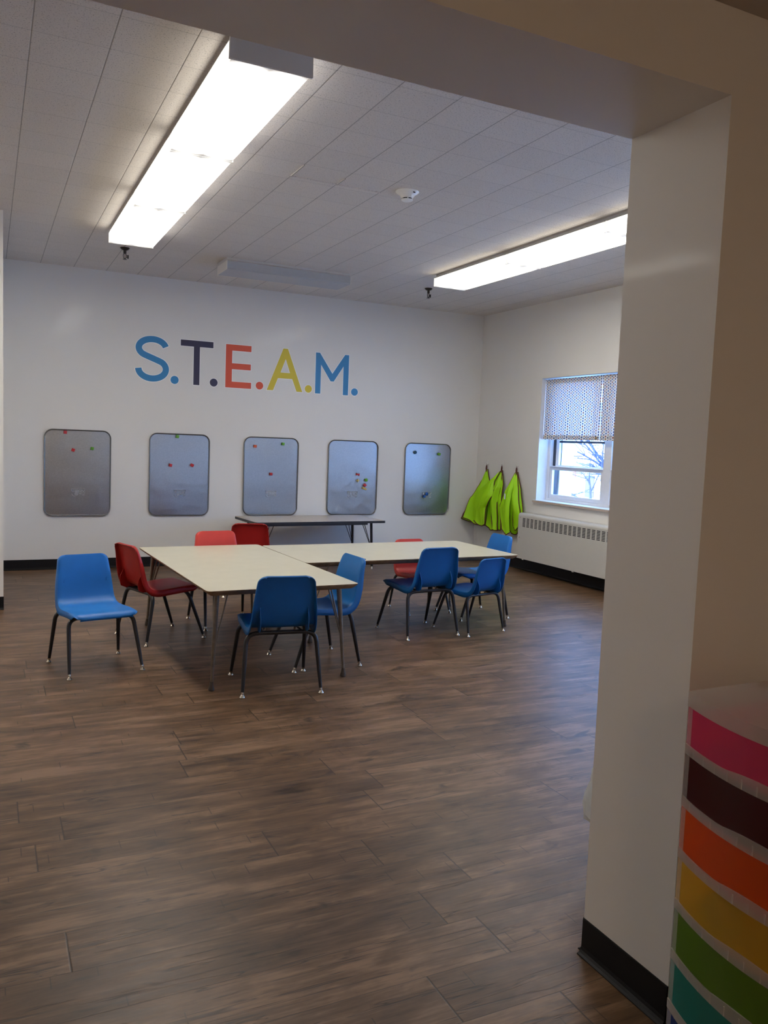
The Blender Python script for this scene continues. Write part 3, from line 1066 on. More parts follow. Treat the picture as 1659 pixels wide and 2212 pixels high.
def make_board(cx, cz, label):
    W, HH, R = 0.645, 0.882, 0.085
    r = thing('metal_board', label, 'magnetic board', (cx, 0, cz), 0, 'galvanised boards on the back wall')
    inner = rounded_rect(W - 0.02, HH - 0.02, R - 0.01)
    MB().prism(inner, -0.008, -0.001, 'XZ').build('panel', M['metal'], r)
    pts = [(x, -0.012, z) for x, z in rounded_rect(W - 0.016, HH - 0.016, R - 0.008, 10)]
    mb = MB()
    seg = 8
    n = len(pts)
    rings = []
    for i in range(n):
        a, b = Vector(pts[i - 1]), Vector(pts[(i + 1) % n])
        t = (b - a).normalized()
        u = Vector((0, 1, 0)); w = t.cross(u).normalized()
        rings.append([mb.bm.verts.new(Vector(pts[i]) + u * 0.0115 * math.sin(2 * PI * k / seg) + w * 0.0068 * math.cos(2 * PI * k / seg)) for k in range(seg)])
    for i in range(n):
        A, B = rings[i], rings[(i + 1) % n]
        for k in range(seg):
            mb.bm.faces.new((A[k], A[(k + 1) % seg], B[(k + 1) % seg], B[k]))
    mb.build('rim', M['metal_rim'], r, smooth=60)
    # embossed mark: two rows of raised strokes under one bar
    mb = MB()
    ox, oz = 0.005, -0.166
    yv = -0.0085
    def st(ps, rad=0.0030):
        mb.tube([(ox + a, yv, oz + b) for a, b in ps], rad, 6)
    st([(-0.066, 0.004), (0.066, 0.004)], 0.0034)
    st([(-0.062, 0), (-0.062, -0.012), (-0.050, -0.024), (-0.044, -0.024), (-0.044, 0)])
    for a in (-0.030, 0.006):
        st([(a, -0.004), (a + 0.022, -0.004), (a + 0.026, -0.010), (a + 0.022, -0.036), (a, -0.036), (a - 0.003, -0.022), (a, -0.004)])
        st([(a + 0.006, -0.019), (a + 0.017, -0.019)])
    st([(0.036, -0.004), (0.050, -0.022), (0.063, -0.038)]); st([(0.064, -0.004), (0.050, -0.022), (0.038, -0.038)])
    st([(-0.062, -0.046), (-0.056, -0.058), (-0.044, -0.067), (-0.026, -0.072)])
    st([(-0.034, -0.044), (-0.008, -0.044), (-0.008, -0.056), (-0.030, -0.056), (-0.034, -0.044)])
    st([(0.004, -0.044), (0.026, -0.044), (0.026, -0.052)])
    st([(0.062, -0.044), (0.040, -0.046), (0.042, -0.052), (0.060, -0.054), (0.056, -0.060), (0.036, -0.060)])
    e = mb.build('embossed_mark', M['emboss'], r, smooth=60)
    return r


BX = [-4.755, -3.733, -2.7155, -1.7145, -0.7175]
bl = ['leftmost of the five grey metal boards, red and green magnets up high',
      'second metal board from the left, one green magnet on top and two red below',
      'middle metal board above the tan table, magnets in a triangle',
      'second metal board from the right, cluster of mixed small magnets',
      'rightmost metal board, beside the green aprons']
for xx, tt in zip(BX, bl):
    make_board(xx, 0.977, tt)

MC = {'red': mat('magnet_red', (0.52, 0.025, 0.035), 0.4), 'green': mat('magnet_green', (0.12, 0.36, 0.03), 0.4), 'orange': mat('magnet_orange', (0.60, 0.09, 0.02), 0.4),
      'yellow': mat('magnet_yellow', (0.70, 0.52, 0.14), 0.4), 'teal': mat('magnet_teal', (0.01, 0.07, 0.12), 0.4), 'blue': mat('magnet_blue', (0.01, 0.10, 0.38), 0.4)}


def magnet(x, z, col, rot, label, shape='cube', s=0.031):
    mb = MB()
    if shape == 'cube':
        mb.box((-s / 2, -s / 2, -s / 2), (s / 2, s / 2, s / 2), 0.003)
        bmesh.ops.translate(mb.bm, vec=(0, 0, 0), verts=mb.bm.verts)
    elif shape == 'bow':
        mb.prism([(-0.020, -0.015), (0.0, -0.005), (0.020, -0.015), (0.020, 0.015), (0.0, 0.005), (-0.020, 0.015)], -0.009, 0.009, 'XZ')
    elif shape == 'cross':
        for k in range(4):
            a = k * PI / 2
            mb.tube([(0, 0, 0), (0.022 * math.cos(a), 0, 0.022 * math.sin(a))], [0.008, 0.005], 6)
        mb.tube([(0, -0.014, 0), (0, 0.014, 0)], 0.009, 8)
    elif shape == 'bar':
        mb.box((-0.029, -0.009, -0.011), (0.029, 0.009, 0.011), 0.002)
    elif shape == 'gem':
        mb.lathe([(0.005, -0.014), (0.022, -0.006), (0.022, 0.004), (0.012, 0.012)], (0, 0, 0), 6, 'Y')
    o = mb.build('magnet', MC[col])
    depth = {'cube': s / 2, 'bow': 0.009, 'cross': 0.014, 'bar': 0.009, 'gem': 0.012}[shape]
    o.location = (x, -0.0082 - depth, z)
    o.rotation_euler = (0, math.radians(rot), 0)
    return tag(o, label, 'magnet', 'small magnets on the boards')


magnet(-4.877, 1.385, 'red', 4, 'red block magnet at the top edge of the leftmost board')
magnet(-4.802, 1.210, 'red', 20, 'tilted red block magnet in the upper middle of the leftmost board')
magnet(-4.621, 1.230, 'green', 8, 'green block magnet on the leftmost board')
magnet(-3.765, 1.384, 'green', 10, 'green block magnet at the top of the second board from the left')
magnet(-3.833, 1.078, 'red', 12, 'left one of two red magnets on the second board from the left')
magnet(-3.603, 1.083, 'red', 25, 'right one of two red magnets on the second board from the left')
magnet(-2.911, 1.309, 'orange', 5, 'orange block magnet at upper left of the middle board')
magnet(-2.589, 1.345, 'green', 6, 'green block magnet at upper right of the middle board')
magnet(-2.721, 1.004, 'red', 3, 'red block magnet at the centre of the middle board')
magnet(-1.653, 1.018, 'red', 8, 'red bow-shaped magnet topping the cluster on the fourth board', 'bow')
magnet(-1.651, 0.947, 'yellow', 0, 'yellow cross-shaped magnet on the fourth board', 'cross')
magnet(-1.543, 0.954, 'green', 20, 'green faceted magnet right of the yellow cross', 'gem')
magnet(-1.560, 0.893, 'red', 40, 'red block magnet just above the yellow bar magnet')
magnet(-1.562, 0.853, 'yellow', 22, 'yellow bar magnet lowest in the cluster on the fourth board', 'bar')
magnet(-0.901, 1.301, 'teal', 15, 'dark teal magnet at upper left of the rightmost board', 'gem')
magnet(-0.570, 1.288, 'green', 12, 'green block magnet at upper right of the rightmost board')
magnet(-0.718, 0.797, 'blue', 30, 'upper one of two blue magnets over the mark of the rightmost board', 'gem')
magnet(-0.756, 0.766, 'blue', 10, 'lower one of two blue magnets over the mark of the rightmost board')


# ------------------------------------------------------------------ chairs
def shell_profile():
    """centre line of the one-piece shell (y forward, z up), front of the seat to the top of the back"""
    ctrl = [(0.222, 0.352), (0.212, 0.366), (0.185, 0.374), (0.10, 0.371), (0.0, 0.364), (-0.09, 0.361), (-0.145, 0.368), (-0.180, 0.392),
            (-0.198, 0.430), (-0.210, 0.480), (-0.222, 0.540), (-0.236, 0.600), (-0.250, 0.645), (-0.258, 0.668)]
    pts = []
    P = [Vector((0, a, b)) for a, b in ctrl]
    for i in range(len(P) - 1):
        p0, p1, p2, p3 = P[max(i - 1, 0)], P[i], P[i + 1], P[min(i + 2, len(P) - 1)]
        for k in range(4):
            t = k / 4
            pts.append(0.5 * ((2 * p1) + (-p0 + p2) * t + (2 * p0 - 5 * p1 + 4 * p2 - p3) * t * t + (-p0 + 3 * p1 - 3 * p2 + p3) * t ** 3))
    pts.append(P[-1])
    return pts


def make_shell_mesh():
    pts = shell_profile()
    n = len(pts)
    arc = [0.0]
    for a, b in zip(pts, pts[1:]):
        arc.append(arc[-1] + (b - a).length)
    tot = arc[-1]
    def width(s):
        u = s / tot
        # half width along the shell
        K = [(0, 0.182), (0.15, 0.186), (0.42, 0.186), (0.52, 0.182), (0.60, 0.176), (0.75, 0.168), (1.0, 0.147)]
        for (a, wa), (b, wb) in zip(K, K[1:]):
            if u <= b:
                w = wa + (wb - wa) * (u - a) / (b - a); break
        r1, r2 = 0.035, 0.032
        d = tot - s
        if d < r1: w -= r1 - math.sqrt(max(0, r1 * r1 - (r1 - d) ** 2))
        if s < r2: w -= r2 - math.sqrt(max(0, r2 * r2 - (r2 - s) ** 2))
        return w
    # resample densely near both ends
    ss = sorted(set([0, .002, .005, .010, .016, .024] + [tot - q for q in (0, .002, .005, .010, .017, .026)] + [tot * k / 46 for k in range(2, 45)]))
    def at(s):
        for i in range(n - 1):
            if s <= arc[i + 1] + 1e-9:
                t = (s - arc[i]) / max(1e-9, arc[i + 1] - arc[i])
                p = pts[i].lerp(pts[i + 1], t)
                return p, i
        return pts[-1], n - 2
    mb = MB()
    rows = []
    across = [-1, -0.94, -0.85, -0.7, -0.5, -0.25, 0, 0.25, 0.5, 0.7, 0.85, 0.94, 1]
    for s in ss:
        p, i = at(s)
        a, b = pts[max(i - 1, 0)], pts[min(i + 2, n - 1)]
        t = (b - a).normalized()
        nn = Vector((0, t.z, -t.y))            # front/up side normal
        if nn.z < 0 and nn.y < 0: nn = -nn
        if nn.z < -0.2: nn = -nn
        w = width(s)
        u = s / tot
        conc = 0.010 * math.exp(-((u - 0.72) / 0.22) ** 2) + 0.006 * math.exp(-((u - 0.3) / 0.15) ** 2)
        fl = 0.027 * min(1, max(0, (u - 0.03) / 0.08)) * (1.0 if u < 0.75 else 1.0 - 0.55 * (u - 0.75) / 0.25) + 0.006
        belly = 0.007 * math.exp(-((u - 0.50) / 0.085) ** 2)
        row = []
        # flange tip, flange mid
        for sg in (-1,):
            row.append(Vector((sg * (w + 0.006), 0, 0)) + p - nn * (fl + belly))
            row.append(Vector((sg * (w + 0.005), 0, 0)) + p - nn * fl * 0.45)
        for a_ in across:
            rnd = 0.0 if abs(a_) < 0.95 else 0.004
            row.append(Vector((a_ * w, 0, 0)) + p + nn * (conc * (a_ * a_ - 0.35) - rnd))
        row.append(Vector(((w + 0.005), 0, 0)) + p - nn * fl * 0.45)
        row.append(Vector(((w + 0.006), 0, 0)) + p - nn * (fl + belly))
        rows.append([mb.bm.verts.new(q) for q in row])
    # top lip turned back
    last = rows[-1]
    p, i = at(tot)
    lip = [mb.bm.verts.new(v.co + Vector((0, -0.014, -0.004))) for v in last]
    rows.append(lip)
    first = [mb.bm.verts.new(v.co + Vector((0, 0.0, -0.012))) for v in rows[0]]
    rows.insert(0, first)
    for a, b in zip(rows, rows[1:]):
        for k in range(len(a) - 1):
            mb.bm.faces.new((a[k], a[k + 1], b[k + 1], b[k]))
    return mb


def chair_proto(name, shell_mat):
    r = thing(name, '', 'chair')
    sh = make_shell_mesh().build('seat_shell', shell_mat, r, smooth=50)
    solidify(sh, 0.0045)
    # two stiffening ribs behind the back
    for s in (-1, 1):
        mb = MB()
        prof = [(-0.207, 0.520), (-0.214, 0.480), (-0.236, 0.440), (-0.243, 0.405), (-0.232, 0.365), (-0.205, 0.352), (-0.170, 0.352), (-0.160, 0.366), (-0.186, 0.392), (-0.202, 0.430), (-0.210, 0.478)]
        x = s * 0.132
        mb.prism(prof, x - 0.002, x + 0.002, 'YZ')
        mb.build('rib', shell_mat, r)
    zb = 0.338
    def half(sx, fy, ty):
        foot = Vector((sx * 0.2175, fy, 0.030))
        top = Vector((sx * 0.193, ty, zb))
        d = (top - foot).normalized()
        # straight leg then a bend into the cross bar
        knee = foot + d * ((top - foot).length - 0.060)
        end = Vector((sx * 0.127, ty, zb))
        pts = [foot, foot.lerp(knee, .33), foot.lerp(knee, .66), knee]
        rad = [0.0094, 0.0112, 0.0124, 0.0130]
        for k in range(1, 8):
            t = k / 7
            pts.append(knee * (1 - t) ** 2 + top * 2 * t * (1 - t) + end * t * t)
            rad.append(0.0130)
        return pts, rad, foot, d
    for ty, fy in ((0.105, 0.215), (-0.155, -0.215)):
        for sx in (-1, 1):
            pts, rad, foot, d = half(sx, fy, ty)
            leg = MB().tube(pts, rad, 12).build('leg', M['black_metal'], r, smooth=60)
            g = MB()
            g.tube([foot + d * 0.012, foot - d * 0.010], 0.0092, 12)
            q = foot - d * 0.010
            g.lathe([(0.004, 0.020), (0.007, 0.016), (0.0145, 0.007), (0.016, 0.003), (0.0145, 0.0), (0.004, 0.0)], (q.x - d.x * 0.012, q.y - d.y * 0.012, 0.0), 14)
            g.build('glide', M['chrome'], leg, smooth=40)
        bar = [(-0.127, ty, zb), (0, ty, zb), (0.127, ty, zb)]
        MB().tube(bar, 0.0122, 12).build('cross_bar', M['black_metal'], r, smooth=60)
    for sx in (-1, 1):
        MB().tube([(sx * 0.105, 0.105, zb + 0.008), (sx * 0.11, -0.155, zb + 0.008)], 0.0075, 10).build('side_rail', M['black_metal'], r, smooth=60)
        for yy, zz in ((0.10, 0.3635), (-0.10, 0.354)):
            MB().lathe([(0.002, -0.018), (0.006, -0.018), (0.006, 0.0), (0.002, 0.0)], (sx * 0.085, yy, zz), 8).build('rivet', M['chrome'], r)
    return r


def rot_of(fx, fy):
    return math.atan2(-fx, fy)


protos = {}
def place_chair(name, material_key, c, f, sc, label):
    g = {'blue': 'blue plastic chairs around the tables', 'red': 'red plastic chairs around the tables'}['blue' if 'blue' in material_key else 'red']
    if material_key not in protos:
        p = chair_proto(name, M[material_key])
        protos[material_key] = p
        p.location = (*c, 0)
        p.rotation_euler = (0, 0, rot_of(*f))
        p.scale = (sc,) * 3
        p['label'] = label
        p['group'] = g
        return p
    return copy_thing(protos[material_key], (*c, 0), rot_of(*f), label, g, sc)


place_chair('school_chair', 'blue_shell', (-5.000, -3.75), (0.078, -0.398), 0.965, 'bright blue plastic chair standing alone left of the tables, facing the camera')
place_chair('school_chair', 'red_shell', (-4.500, -3.11), (0.395, 0.128), 0.985, 'red plastic chair at the left long side of the near table, seen from its side')
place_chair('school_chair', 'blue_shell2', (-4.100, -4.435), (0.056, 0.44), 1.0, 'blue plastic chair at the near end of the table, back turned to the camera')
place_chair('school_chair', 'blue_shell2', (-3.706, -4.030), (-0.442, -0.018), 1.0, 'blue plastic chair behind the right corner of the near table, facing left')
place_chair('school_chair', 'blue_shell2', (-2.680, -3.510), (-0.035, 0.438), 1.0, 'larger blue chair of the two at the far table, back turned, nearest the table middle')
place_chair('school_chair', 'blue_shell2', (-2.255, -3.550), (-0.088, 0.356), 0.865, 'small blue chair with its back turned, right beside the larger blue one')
place_chair('school_chair', 'blue_shell', (-1.938, -3.084), (-0.432, 0.016), 1.0, 'blue chair at the right end of the far table, in front of the heater')
place_chair('school_chair', 'coral_shell', (-2.283, -2.800), (-0.006, -0.402), 0.865, 'small red chair mostly hidden behind the far table')
place_chair('school_chair', 'coral_shell', (-3.964, -2.822), (0.030, -0.448), 1.0, 'light red chair behind the near table, only its back rest showing above it')
place_chair('school_chair', 'red_shell', (-3.470, -1.715), (0.10, 0.43), 0.985, 'dark red chair in front of the tan table, back turned to the camera')


# ------------------------------------------------------------------ tables
def rr(w, l, r, n=4):
    return rounded_rect(w, l, r, n)


def cream_table(name, label, c, rz, W, L, z=0.570):
    r = thing(name, label, 'table', (*c, 0), rz, 'cream school tables')
    # laminate top slab
    MB().prism(rr(W - 0.004, L - 0.004, 0.028), z - 0.004, z, 'XY').build('tabletop', M['laminate'], r)
    # bevelled wood edge, wider at the top
    mb = MB()
    lo, mid, hi = rr(W - 0.062, L - 0.062, 0.012), rr(W - 0.006, L - 0.006, 0.027), rr(W, L, 0.03)
    rings = [[mb.bm.verts.new((a, b, zz)) for a, b in ring] for ring, zz in ((lo, z - 0.031), (mid, z - 0.009), (hi, z - 0.0005))]
    for A, B in zip(rings, rings[1:]):
        for k in range(len(A)):
            mb.bm.faces.new((A[k], A[(k + 1) % len(A)], B[(k + 1) % len(A)], B[k]))
    mb.bm.faces.new(list(reversed(rings[0])))
    mb.bm.faces.new(rings[-1])
    mb.build('wood_edge', M['wood_edge'], r)
    MB().box((-W / 2 + 0.10, -L / 2 + 0.10, z - 0.046), (W / 2 - 0.10, L / 2 - 0.10, z - 0.031)).build('underframe', M['rubber'], r)
    for sx in (-1, 1):
        for sy in (-1, 1):
            top = Vector((sx * (W / 2 - 0.085), sy * (L / 2 - 0.105), z - 0.032))
            foot = Vector((sx * (W / 2 - 0.055), sy * (L / 2 - 0.070), 0.030))
            leg = MB().tube([top, top.lerp(foot, .5), foot], [0.0155, 0.0120, 0.0078], 14).build('leg', M['bronze_leg'], r, smooth=60)
            MB().lathe([(0.004, 0.052), (0.0095, 0.050), (0.012, 0.030), (0.0165, 0.012), (0.017, 0.004), (0.015, 0.0), (0.004, 0.0)], (foot.x, foot.y, 0), 14).build('rubber_tip', M['rubber'], leg, smooth=40)
            j = top.lerp(foot, 0.58)
            for dx, dy in ((-sx * 0.065, -sy * 0.010), (-sx * 0.010, -sy * 0.105)):
                e = Vector((top.x + dx, top.y + dy, z - 0.038))
                k = j + Vector((dx, dy, 0)).normalized() * 0.010
                MB().tube([j, k + Vector((0, 0, 0.02)), e], 0.0045, 8).build('brace', M['bronze_leg'], leg, smooth=60)
    return r


cream_table('school_table', 'cream laminate table nearest the camera, standing lengthwise', (-4.096, -3.588), 0.035, 0.913, 1.825)
cream_table('school_table', 'cream laminate table set crosswise towards the heater', (-2.758, -3.172), 0.030 - PI / 2, 0.920, 1.786, 0.5705)


def tan_table():
    z = 0.548
    W, L = 1.505, 0.680
    r = thing('utility_table', 'tan-topped table with black edge and legs below the middle boards', 'table', (-2.400, -0.475, 0), 0.055)
    MB().prism(rr(W - 0.006, L - 0.006, 0.02), z - 0.004, z, 'XY').build('tabletop', M['grey_laminate'], r)
    MB().prism(rr(W, L, 0.022), z - 0.026, z - 0.001, 'XY').build('edge_band', M['black_edge'], r)
    MB().box((-W / 2 + 0.12, -L / 2 + 0.012, z - 0.044), (W / 2 - 0.22, -L / 2 + 0.03, z - 0.026)).box((-W / 2 + 0.12, L / 2 - 0.06, z - 0.044), (W / 2 - 0.22, L / 2 - 0.04, z - 0.026)).build('apron_rail', M['black_edge'], r)
    for sx in (-1, 1):
        for sy in (-1, 1):
            top = Vector((sx * (W / 2 - 0.125), sy * (L / 2 - 0.11), z - 0.026))
            foot = top + Vector((sx * 0.02, sy * 0.012, 0)); foot.z = 0.03
            leg = MB().tube([top, foot], [0.0155, 0.0135], 14).build('leg', M['black_metal'], r, smooth=60)
            MB().lathe([(0.004, 0.034), (0.011, 0.032), (0.016, 0.008), (0.017, 0.002), (0.004, 0.0)], (foot.x, foot.y, 0), 14).build('glide', M['chrome'], leg, smooth=40)
            j = top.lerp(foot, 0.62)
            for dx, dy in ((-sx * 0.115, 0.0), (-sx * 0.075, -sy * 0.03)):
                e = Vector((top.x + dx, top.y + dy, z - 0.03))
                MB().tube([j, e], 0.0042, 8).build('brace', M['black_metal'], leg, smooth=60)
    return r


tan_table()


# ------------------------------------------------------------------ heater cover
def heater():
    xf, xb = -0.150, -0.001
    y1, y0 = -1.172, -3.70
    z0, z1 = 0.156, 0.672
    r = thing('heater_cover', 'cream metal heater cabinet with slotted grille under the window', 'heater', (0, 0, 0))
    # slots
    sy0, pitch, sw = y1 - 0.082, 0.0735, 0.052
    nc = int((y1 - y0 - 0.16) / pitch)
    ys = sorted([y0, y1] + [v for k in range(nc) for v in (sy0 - k * pitch, sy0 - k * pitch - sw)])
    zs_ = [z0, 0.640]
    top_s, dz, sh = 0.618, 0.0148, 0.0086
    for k in range(7):
        zs_ += [top_s - k * dz, top_s - k * dz - sh]
    zs_ = sorted(zs_)
    ysl = [(sy0 - k * pitch - sw, sy0 - k * pitch) for k in range(nc)]
    zsl = [(top_s - k * dz - sh, top_s - k * dz) for k in range(7)]
    mb = MB()
    V = {}
    def vv(i, j):
        if (i, j) not in V: V[(i, j)] = mb.bm.verts.new((xf, ys[i], zs_[j]))
        return V[(i, j)]
    for i in range(len(ys) - 1):
        yc = (ys[i] + ys[i + 1]) / 2
        iny = any(a < yc < b for a, b in ysl)
        for j in range(len(zs_) - 1):
            zc = (zs_[j] + zs_[j + 1]) / 2
            if iny and any(a < zc < b for a, b in zsl): continue
            mb.bm.faces.new((vv(i, j), vv(i, j + 1), vv(i + 1, j + 1), vv(i + 1, j)))
    o = mb.build('front_panel', M['cover'], r)
    solidify(o, 0.0015, 1.0)
    mb = MB()
    n = 6
    prof = [(xf, 0.640)] + [(xf + 0.032 - 0.032 * math.cos(math.radians(90 * k / n)), 0.640 + 0.032 * math.sin(math.radians(90 * k / n))) for k in range(1, n + 1)] + [(xb, z1)]
    A = [mb.bm.verts.new((a, y0, b)) for a, b in prof]; B = [mb.bm.verts.new((a, y1, b)) for a, b in prof]
    for k in range(len(prof) - 1):
        mb.bm.faces.new((A[k], A[k + 1], B[k + 1], B[k]))
    o = mb.build('top', M['cover'], r, smooth=50)
    for yv in (y1, y0):
        mb = MB()
        poly = prof + [(xb, z0), (xf, z0)]
        mb.prism(poly, yv - 0.0008, yv + 0.0008, 'XZ')
        mb.build('end_panel', M['cover'], r)
    MB().box((xf, y0, z0 - 0.0005), (xb, y1, z0 + 0.001)).build('bottom', M['cover'], r)
    MB().box((xf + 0.02, y0 + 0.01, 0.50), (xf + 0.025, y1 - 0.01, 0.636)).build('dark_backing', M['dark'], r)  # near-black sheet standing in for the shade behind the slots
    for (yv, zv) in ((y1 - 0.036, 0.622), (y1 - 0.036, 0.395)):
        MB().lathe([(0.001, -0.004), (0.005, -0.003), (0.006, 0.0)], (xf, yv, zv), 10, 'X').build('screw', M['chrome'], r)
    for yv in (y1 - 0.11, y1 - 0.99):
        MB().box((xf + 0.002, yv - 0.012, z0 - 0.010), (xf + 0.012, yv + 0.012, z0)).build('clip', M['cover'], r)
    return r


heater()


# ------------------------------------------------------------------ aprons on hooks
HOOKS = [(-0.262, 1.185), (-0.596, 1.187), (-0.902, 1.182)]
hl_ = ['white wall hook nearest the room corner', 'white wall hook between the other two, above the green aprons', 'white wall hook nearest the window']
for (yv, zv), t in zip(HOOKS, hl_):
    h = thing('wall_hook', t, 'hook', (0, yv, zv), 0, 'white hooks on the right wall')
    MB().box((-0.006, -0.012, 0.0), (-0.0002, 0.012, 0.055), 0.003).build('plate', M['white_plastic'], h, smooth=40)
    MB().tube([(-0.005, 0, 0.012), (-0.014, 0, -0.002), (-0.026, 0, -0.004), (-0.032, 0, 0.006), (-0.033, 0, 0.016)], 0.004, 8).build('prong', M['white_plastic'], h, smooth=60)


def cloth(name, parent, hook, left, right, x0, amp, folds, seed, nu=60, nv=46, zoff=0.0, top_w=0.02, wrap=0.0, flare=0.0):
    """a hanging gathered sheet; left/right: (dy, z) outlines from the gather down; returns the mesh and its border"""
    rnd = random.Random(seed)
    ph = [rnd.uniform(0, 6.28) for _ in range(6)]
    hy, hz = hook
    def outline(o, v):
        for (v0, a0, b0), (v1, a1, b1) in zip(o, o[1:]):
            if v <= v1:
                t = (v - v0) / (v1 - v0)
                t = t * t * (3 - 2 * t) * 0.5 + t * 0.5
                return a0 + (a1 - a0) * t, b0 + (b1 - b0) * t
        return o[-1][1], o[-1][2]
    def fn(u, v):
        la, lz = outline(left, v)
        ra, rz = outline(right, v)
        yv = hy + la + (ra - la) * u
        zv = lz + (rz - lz) * u - 0.035 * math.sin(PI * u) * v + 0.012 * v * math.sin(u * folds * 2 * PI * 0.5 + ph[3])
        a = amp * (0.15 + 0.85 * v ** 0.8)
        x = a * (0.55 * math.sin(u * folds * 2 * PI + ph[0] + 1.2 * math.sin(3 * v + ph[1])) + 0.35 * math.sin(u * folds * 0.5 * 2 * PI + ph[2] + 2 * v)
                 + 0.25 * abs(math.sin(u * folds * 1.7 * PI + ph[4] + 2.5 * v)) + 0.12 * math.sin(17 * u + 23 * v + ph[5]))
        bulge = 0.05 * math.sin(PI * u) * math.sin(PI * min(1, v * 1.1)) * (1 if wrap == 0 else wrap)
        cr = 0.0
        for q in range(3):
            w_ = abs(math.sin((2.1 + 1.7 * q) * u * folds + (4.2 - 2.3 * q) * v + ph[q] * 1.7))
            cr += (1 - w_) ** 3
        x += a * 0.45 * cr
        return (min(-0.004, x0 * (0.22 + 0.78 * min(1, v * 1.6)) - abs(0.9 * a) - x - bulge - flare * (1 - u) ** 1.4 * v ** 1.5), yv, zv + zoff)
    mb = MB()
    mb.grid(fn, nu, nv)
    o = mb.build(name, M['lime'], parent, smooth=180, recalc=True)
    solidify(o, 0.0015)
    return o, fn


def border(parent, fn, name='binding', r=0.0058, parts='LBR'):
    mb = MB()
    n = 60
    if 'L' in parts: mb.tube([fn(0, k / n) for k in range(n + 1)], r, 6)
    if 'R' in parts: mb.tube([fn(1, k / n) for k in range(n + 1)], r, 6)
    if 'B' in parts: mb.tube([fn(k / n, 1) for k in range(n + 1)], r, 6)
    return mb.build(name, M['brown_trim'], parent, smooth=60)


def apron(label, hook, panels, seed, flare=0.0):
    a = thing('apron', label, 'apron', (0, hook[0], hook[1]), 0, 'green aprons on wall hooks')
    a.location = (0, 0, 0)
    # neck loop over the hook
    hy, hz = hook
    mb = MB()
    mb.tube([(-0.020, hy - 0.004, hz - 0.085), (-0.022, hy - 0.008, hz - 0.03), (-0.0235, hy, hz + 0.0045), (-0.022, hy + 0.008, hz - 0.03), (-0.020, hy + 0.004, hz - 0.085)], 0.0042, 8)
    mb.tube([(-0.030, hy - 0.012, hz - 0.09), (-0.028, hy + 0.004, hz - 0.05), (-0.024, hy + 0.002, hz - 0.015)], 0.006, 8)
    mb.build('neck_loop', M['brown_trim'], a, smooth=60)
    for i, (nm_, left, right, x0, amp, folds, parts) in enumerate(panels):
        o, fn = cloth(nm_, a, hook, left, right, x0, amp, folds, seed + i * 7, flare=flare)
        border(o, fn, parts=parts)
    return a


def OL(*pts):
    return [(v, dy, z) for v, dy, z in pts]


# outlines: (v, dy from the hook, z); dy positive is towards the room corner (left in the photo)
apron('lime green apron with brown edging hanging nearest the corner', HOOKS[0], [
    ('back_panel', OL((0, 0.012, 1.125), (0.25, 0.060, 0.98), (0.55, 0.190, 0.76), (1, 0.245, 0.50)), OL((0, -0.012, 1.125), (0.3, -0.08, 0.98), (1, -0.22, 0.47)), -0.012, 0.020, 2.0, 'LBR'),
    ('front_panel', OL((0, 0.008, 1.12), (0.35, 0.05, 0.93), (0.6, 0.14, 0.76), (1, 0.15, 0.50)), OL((0, -0.010, 1.12), (0.3, -0.06, 0.98), (0.6, -0.15, 0.78), (1, -0.22, 0.47)), -0.045, 0.022, 1.6, 'LB')], 3, 0.17)
apron('lime green apron with brown edging hanging on the middle hook', HOOKS[1], [
    ('back_panel', OL((0, 0.012, 1.125), (0.3, 0.12, 0.98), (0.6, 0.17, 0.75), (1, 0.16, 0.45)), OL((0, -0.012, 1.125), (0.35, -0.085, 0.96), (1, -0.105, 0.42)), -0.050, 0.016, 2.2, 'LBR'),
    ('front_panel', OL((0, 0.010, 1.12), (0.2, 0.11, 1.02), (0.45, 0.27, 0.88), (0.75, 0.33, 0.66), (1, 0.30, 0.485)), OL((0, 0.0, 1.12), (0.25, 0.050, 1.0), (0.5, 0.00, 0.83), (0.72, 0.10, 0.68), (1, 0.10, 0.475)), -0.135, 0.020, 1.3, 'BR'),
    ('side_panel', OL((0, 0.004, 1.11), (0.4, 0.02, 0.92), (0.7, 0.06, 0.72), (1, 0.00, 0.44)), OL((0, -0.012, 1.11), (0.35, -0.055, 0.93), (0.6, -0.03, 0.75), (1, -0.085, 0.42)), -0.075, 0.016, 1.4, 'LBR')], 21, 0.03)
ap = apron('lime green apron with white tag hanging next to the window', HOOKS[2], [
    ('back_panel', OL((0, 0.012, 1.120), (0.4, 0.08, 0.90), (1, 0.07, 0.43)), OL((0, -0.012, 1.120), (0.4, -0.12, 0.92), (0.8, -0.205, 0.66), (1, -0.195, 0.45)), -0.030, 0.014, 2.0, 'LBR'),
    ('front_panel', OL((0, 0.010, 1.115), (0.35, 0.08, 0.93), (0.65, 0.150, 0.70), (1, 0.085, 0.435)), OL((0, 0.0, 1.115), (0.35, -0.035, 0.93), (1, -0.085, 0.425)), -0.105, 0.020, 1.2, 'LB'),
    ('side_panel', OL((0, -0.004, 1.11), (0.5, -0.035, 0.86), (1, -0.065, 0.50)), OL((0, -0.014, 1.11), (0.4, -0.105, 0.93), (0.8, -0.200, 0.66), (1, -0.185, 0.50)), -0.070, 0.012, 0.8, 'LBR')], 40, 0.0)
MB().box((-0.190, -0.938, 0.805), (-0.186, -0.922, 0.870)).build('care_tag', M['white_plastic'], ap)


